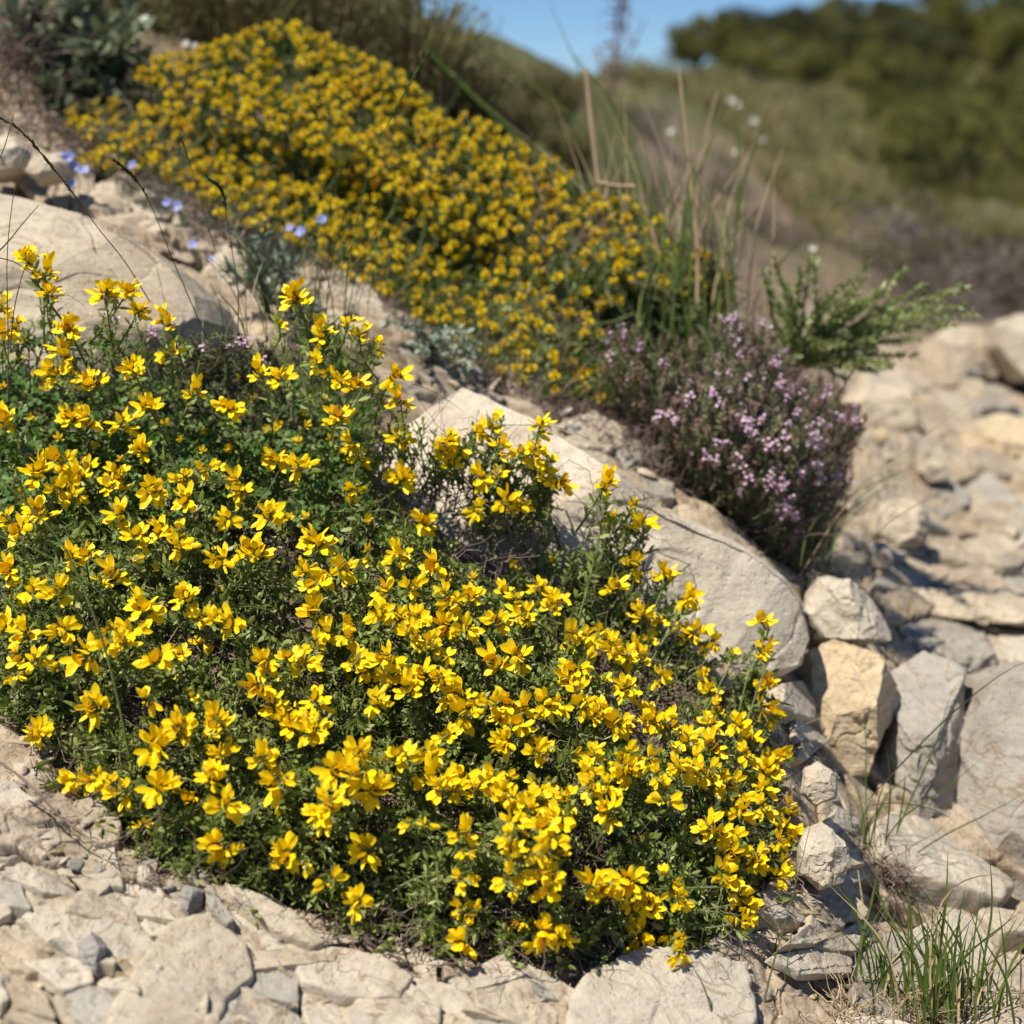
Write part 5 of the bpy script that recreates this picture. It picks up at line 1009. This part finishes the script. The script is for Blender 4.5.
tuft('grass_tuft', 'thin green grass rising between the teal leaved plant and the golden cushion', (338, 335), 1.85, 16, (M_GRASS, M_STRAW), (), 40, 170, 50, .0010, .1, 26)
tuft('grass_tuft', 'sparse thin grass in front of the golden cushion near its lower edge', (470, 385), 2.0, 12, (M_GRASS, M_STRAW), (), 40, 130, 60, .0011, .2, 50)
tuft('grass_tuft', 'thin dry grass around the right end of the left boulder', (248, 345), 1.76, 22, (M_DGRASS, M_STRAW), (), 30, 110, 40, .0012, 0, 30)

# ------------------------------------------------------------------ far shrubs, scrub and trees (shared shapes)
def dome_t(seed, n, ls, lw, squash=.75, m=0, twigs=50, clumps=14, leaf=None):
    rg = np.random.default_rng(seed); mb = MB(); T = leaf or leaf_t(ls, lw, .1, .1, 3, c=.5)
    cl = rg.normal(size=(clumps, 3)); cl[:, 2] = abs(cl[:, 2]); cl /= np.linalg.norm(cl, axis=1, keepdims=True); cl *= rg.uniform(.45, .8, (clumps, 1)); ci = rg.integers(0, clumps, n)
    o_ = rg.normal(size=(n, 3)); o_ /= np.linalg.norm(o_, axis=1, keepdims=True); rr = rg.uniform(.5, 1, (n, 1)) ** .5 * rg.uniform(.22, .42, clumps)[ci][:, None]
    p = cl[ci] + o_ * rr; p[:, 2] = np.abs(p[:, 2]) * squash; tn = rg.normal(size=n) * .13 + (rg.normal(size=clumps) * .22)[ci]
    scatter(mb, T, p, frames(o_ + rg.normal(size=(n, 3)) * .6), rg.uniform(.6, 1.3, n), tn); f = mb.arrays()
    mt = MB()
    for k in range(twigs):
        e = p[rg.integers(n)] * .95; tube(mt, spline([(0, 0, -.05), tuple(e * .5 + rg.normal(size=3) * .05), tuple(e)], 6), .010, .003, 4, rg.uniform(.2, .7))
    return f, mt.arrays()
def broomy_t(seed, n=420):
    rg = np.random.default_rng(seed); mb = MB()
    for k in range(n):
        a = rg.uniform(0, 2 * PI); r = rg.uniform(0, .30); s = rg.uniform(.25, .6); h = rg.uniform(.6, 1.05)
        b = np.array([r * math.cos(a), r * math.sin(a), 0]); t = np.array([(r + s * .7) * math.cos(a), (r + s * .7) * math.sin(a), h * (1 - .35 * s)])
        blade(mb, [b, (b + t) / 2 + [0, 0, .12] + rg.normal(size=3) * .03, t], rg.uniform(.010, .022), rg.uniform(.1, .85), 0, rg.normal(size=3), 6)
    n2 = 2600; a = rg.uniform(0, 2 * PI, n2); r = rg.uniform(0, .62, n2) ** .8; z = rg.uniform(.25, 1, n2) * (1 - .45 * r)
    scatter(mb, leaf_t(.05, .012, .1, .1, 3, c=.55), np.stack([r * np.cos(a), r * np.sin(a), z], -1), frames(np.array([0, 0, 1.]) + rg.normal(size=(n2, 3)) * .5), rg.uniform(.5, 1.2, n2), rg.normal(size=n2) * .15)
    mt = MB()
    for k in range(9): a = rg.uniform(0, 6.28); tube(mt, spline([(0, 0, -.1), (.12 * math.cos(a), .12 * math.sin(a), .25), (.3 * math.cos(a), .3 * math.sin(a), .6)], 7), .018, .006, 5, .4)
    return mb.arrays(), mt.arrays()
def tree_t(seed, n=5200):
    rg = np.random.default_rng(seed); mt = MB(); tube(mt, spline([(0, 0, -.15), (.02, .01, .25), (0, .02, .55)], 8), .035, .02, 7, .4); tops = []
    for k in range(16):
        a = k * 2.4 + rg.normal() * .3; z0 = rg.uniform(.22, .55); e = np.array([math.cos(a) * rg.uniform(.15, .42), math.sin(a) * rg.uniform(.15, .42), z0 + rg.uniform(.1, .38)]); tops.append(e)
        tube(mt, spline([(0, 0, z0), tuple(e * .5 + np.array([0, 0, z0 * .5]) + rg.normal(size=3) * .02), tuple(e)], 7), .013, .004, 5, .4)
    tops = np.array(tops + [np.array([0, 0, .85])]); ci = rg.integers(0, len(tops), n); o_ = rg.normal(size=(n, 3)); o_ /= np.linalg.norm(o_, axis=1, keepdims=True)
    p = tops[ci] + o_ * (rg.uniform(0, 1, (n, 1)) ** .4) * rg.uniform(.10, .19, len(tops))[ci][:, None] * np.array([1, 1, .75]); mb = MB()
    scatter(mb, leaf_t(.032, .020, .1, .1, 3, c=.5), p, frames(o_ + rg.normal(size=(n, 3)) * .7), rg.uniform(.6, 1.3, n), rg.normal(size=n) * .12 + (rg.normal(size=len(tops)) * .24)[ci]); return mb.arrays(), mt.arrays()
HEATH = [(split_mesh('foliage', f, [M_HEATH]), split_mesh('twigs', t, [M_TWIG])) for f, t in [dome_t(800 + i, 5200, .05, .014) for i in range(3)]]
SCRUB = [(split_mesh('foliage', f, [M_TREE]), split_mesh('twigs', t, [M_TWIG])) for f, t in [dome_t(820 + i, 4200, .06, .034, .9) for i in range(3)]]
BROOM = [(split_mesh('foliage', f, [M_BROOMBG]), split_mesh('branches', t, [M_BARK])) for f, t in [broomy_t(840 + i) for i in range(3)]]
TREES = [(split_mesh('crown', f, [M_TREE if i < 3 else M_PINE]), split_mesh('trunk', t, [M_BARK])) for i, (f, t) in enumerate([tree_t(860 + i) for i in range(5)])]
def put(name, label, cat, pair, px, py, D, s, group=None, names=('foliage', 'twigs'), sz=1.0):
    if D is None: D = float(hitD(px, py)[0])
    p = P(px, py, D); rt = root(name, tuple(p), label, cat, group); rt.rotation_euler.z = RNG.uniform(0, 6.28); rt.scale = (s, s, s * sz); ob(names[0], pair[0], rt); ob(names[1], pair[1], rt); return rt
def gz(px, D):   # pixel row where the slope passes at distance D in this column
    X, Y, Z = ray(px, 512.); u = float(X / Y); r = _EG[int(np.clip((u + .75) / 1.5 * 259, 0, 259))]; v = math.log(D); e = np.interp(v, _VG, r); a = math.atan(e) + PITCH; return 512 - FPX * math.tan(a)
for k, (px, D, s, sz, lab) in enumerate([(230, 3.0, .26, .75, 'brownish broom shrub behind the left top of the golden cushion'), (320, 3.05, .27, .9, 'olive broom shrub directly behind the top of the cushion'), (400, 3.0, .27, .95, 'tall olive broom shrub left of the sky'), (462, 3.15, .20, .9, 'brown based broom shrub at the left edge of the sky'), (150, 3.1, .26, .6, 'broom shrub behind the grey leaved shrub'), (30, 3.3, .34, .8, 'broom shrub at the far upper left corner'), (515, 3.3, .15, .75, 'low broom shrub behind the right shoulder of the cushion'), (570, 3.7, .15, .8, 'faded broom shrub below the tall spike'), (360, 3.9, .40, 1.0, 'rear broom shrub rising to the top edge'), (270, 4.0, .42, 1.0, 'rear broom shrub at the top edge left of centre'), (618, 3.9, .13, .8, 'small broom shrub between the upright cane and the spike'), (548, 4.6, .20, .9, 'pale broom shrub on the skyline left of the spike')]):
    put('broom_shrub', lab, 'shrub', BROOM[k % 3], px, gz(px, D) + 8, D, s, None, ('foliage', 'branches'), sz)
for k, (px, D, s, sz, lab) in enumerate([(762, 5.4, .20, .8, 'grey lavender mound beneath the white flowers'), (716, 6.0, .20, .8, 'grey mound left of the lavender one'), (862, 5.6, .27, .8, 'grey brown bush above the feathery bush'), (925, 5.2, .30, .8, 'large grey brown bush right of the middle one'), (985, 4.7, .28, .8, 'dark hollow bush over the far pale rocks'), (1030, 5.6, .30, .8, 'grey bush at the right edge'), (890, 7.0, .32, .7, 'brown bush at the foot of the green slope'), (655, 4.8, .20, .8, 'grey brown bush between the canes'), (640, 6.5, .28, .8, 'brown bush behind the upright cane'), (700, 4.4, .13, .7, 'small grey bush left of the bare earth'), (965, 7.2, .34, .8, 'grey green bush beneath the wooded slope'), (915, 5.9, .44, .9, 'broad dark twiggy bush rising before the green slope'), (1000, 5.4, .42, .9, 'tall grey brown bush near the right edge'), (845, 6.6, .30, .9, 'small twiggy bush at the left end of the bush row')]):
    put('heath_bush', lab, 'bush', HEATH[k % 3], px, gz(px, D) + 4, D, s, None, ('foliage', 'twigs'), sz)
for k in range(60):   # scrub on the hillside
    px = RNG.uniform(840, 1150); D = float(np.exp(RNG.uniform(math.log(8), math.log(24)))); py = gz(px, D)
    if px < 900 and D > 11 and RNG.random() < .7: continue
    put('scrub_bush', 'green scrub bush blurred on the hillside above the grey bushes', 'bush', SCRUB[k % 3], px, py + 1, D, D * RNG.uniform(.018, .034), 'scrub on the hillside', ('foliage', 'twigs'), .9)
for k in range(150):
    D = float(np.exp(RNG.uniform(math.log(13), math.log(50)))); px = RNG.uniform(690 if D > 28 else 880, 1180); py = gz(px, D)
    put('bushy_tree', 'bushy tree of the wood covering the far hill', 'tree', TREES[int(RNG.choice([0, 1, 2, 0, 1, 2, 3, 4]))], px, py + 2, D, D * RNG.uniform(.030, .052), 'trees of the far hill', ('crown', 'trunk'))
for px, top, D, i, lab in [(728, 30, 38, 3, 'dark round tree standing alone against the sky'), (795, 12, 40, 4, 'dark tree at the right end of the sky gap'), (835, 8, 42, 1, 'green tree next to the end of the sky gap'), (645, 66, 36, 3, 'low dark tree behind the tall reddish spike'), (672, 70, 37, 0, 'low green tree left of the lone dark tree'), (765, 52, 39, 2, 'small tree in the dip right of the lone dark tree'), (880, -6, 42, 4, 'tall dark tree reaching the top edge'), (545, 78, 20, 3, 'low dark scrub tree at the left of the sky'), (925, -15, 40, 1, 'large green tree at the top edge beside the tall dark one'), (972, -25, 38, 0, 'large green tree crowding the top right edge'), (815, 2, 46, 2, 'rear tree filling the end of the sky gap'), (860, -4, 47, 3, 'rear dark tree touching the top edge')]:
    b = gz(px, D); put('tree', lab, 'tree', TREES[i], px, b + 2, D, max(14, b - top) / FPX * D / 1.0, None, ('crown', 'trunk'))
# grass on the green slope
N_ = 5200; px = RNG.uniform(600, 1100, N_); D = np.exp(RNG.uniform(math.log(5.5), math.log(26), N_)); kk = (px > 800 - (D - 5) * 12) ; px, D = px[kk], D[kk]
X, Y, Z = ray(px, 512.); u = X / Y; yy = D; ee = elev(u, np.log(yy)); pw = np.stack([u * yy, yy, ee * yy], -1); kk = fbm(pw * .7, 2, 3) > -.25; pw = pw[kk]
GT = MB(); rg = np.random.default_rng(9)
for k in range(12): a = rg.uniform(0, 6.28); l = rg.uniform(.6, 1.1); blade(GT, [(0, 0, 0), (.12 * math.cos(a), .12 * math.sin(a), .5 * l), (.4 * math.cos(a), .4 * math.sin(a), .85 * l)], .045, rg.uniform(.3, .9), 0, rg.normal(size=3), 5)
mb = MB(); pw = pw[(pw[:, 0] / pw[:, 1] < .26) | (RNG.random(len(pw)) < .2)]; R2 = frames(np.array([0, 0, 1.]) + RNG.normal(size=(len(pw), 3)) * .1); scatter(mb, GT.arrays(), pw, R2, pw[:, 1] * RNG.uniform(.010, .024, len(pw)), RNG.normal(size=len(pw)) * .12)
tag(mb.obj('hillside_grass', [M_HGRASS], None, (0, 0, 0)), 'green grass on the slope below the wood', 'grass', None, 'stuff')
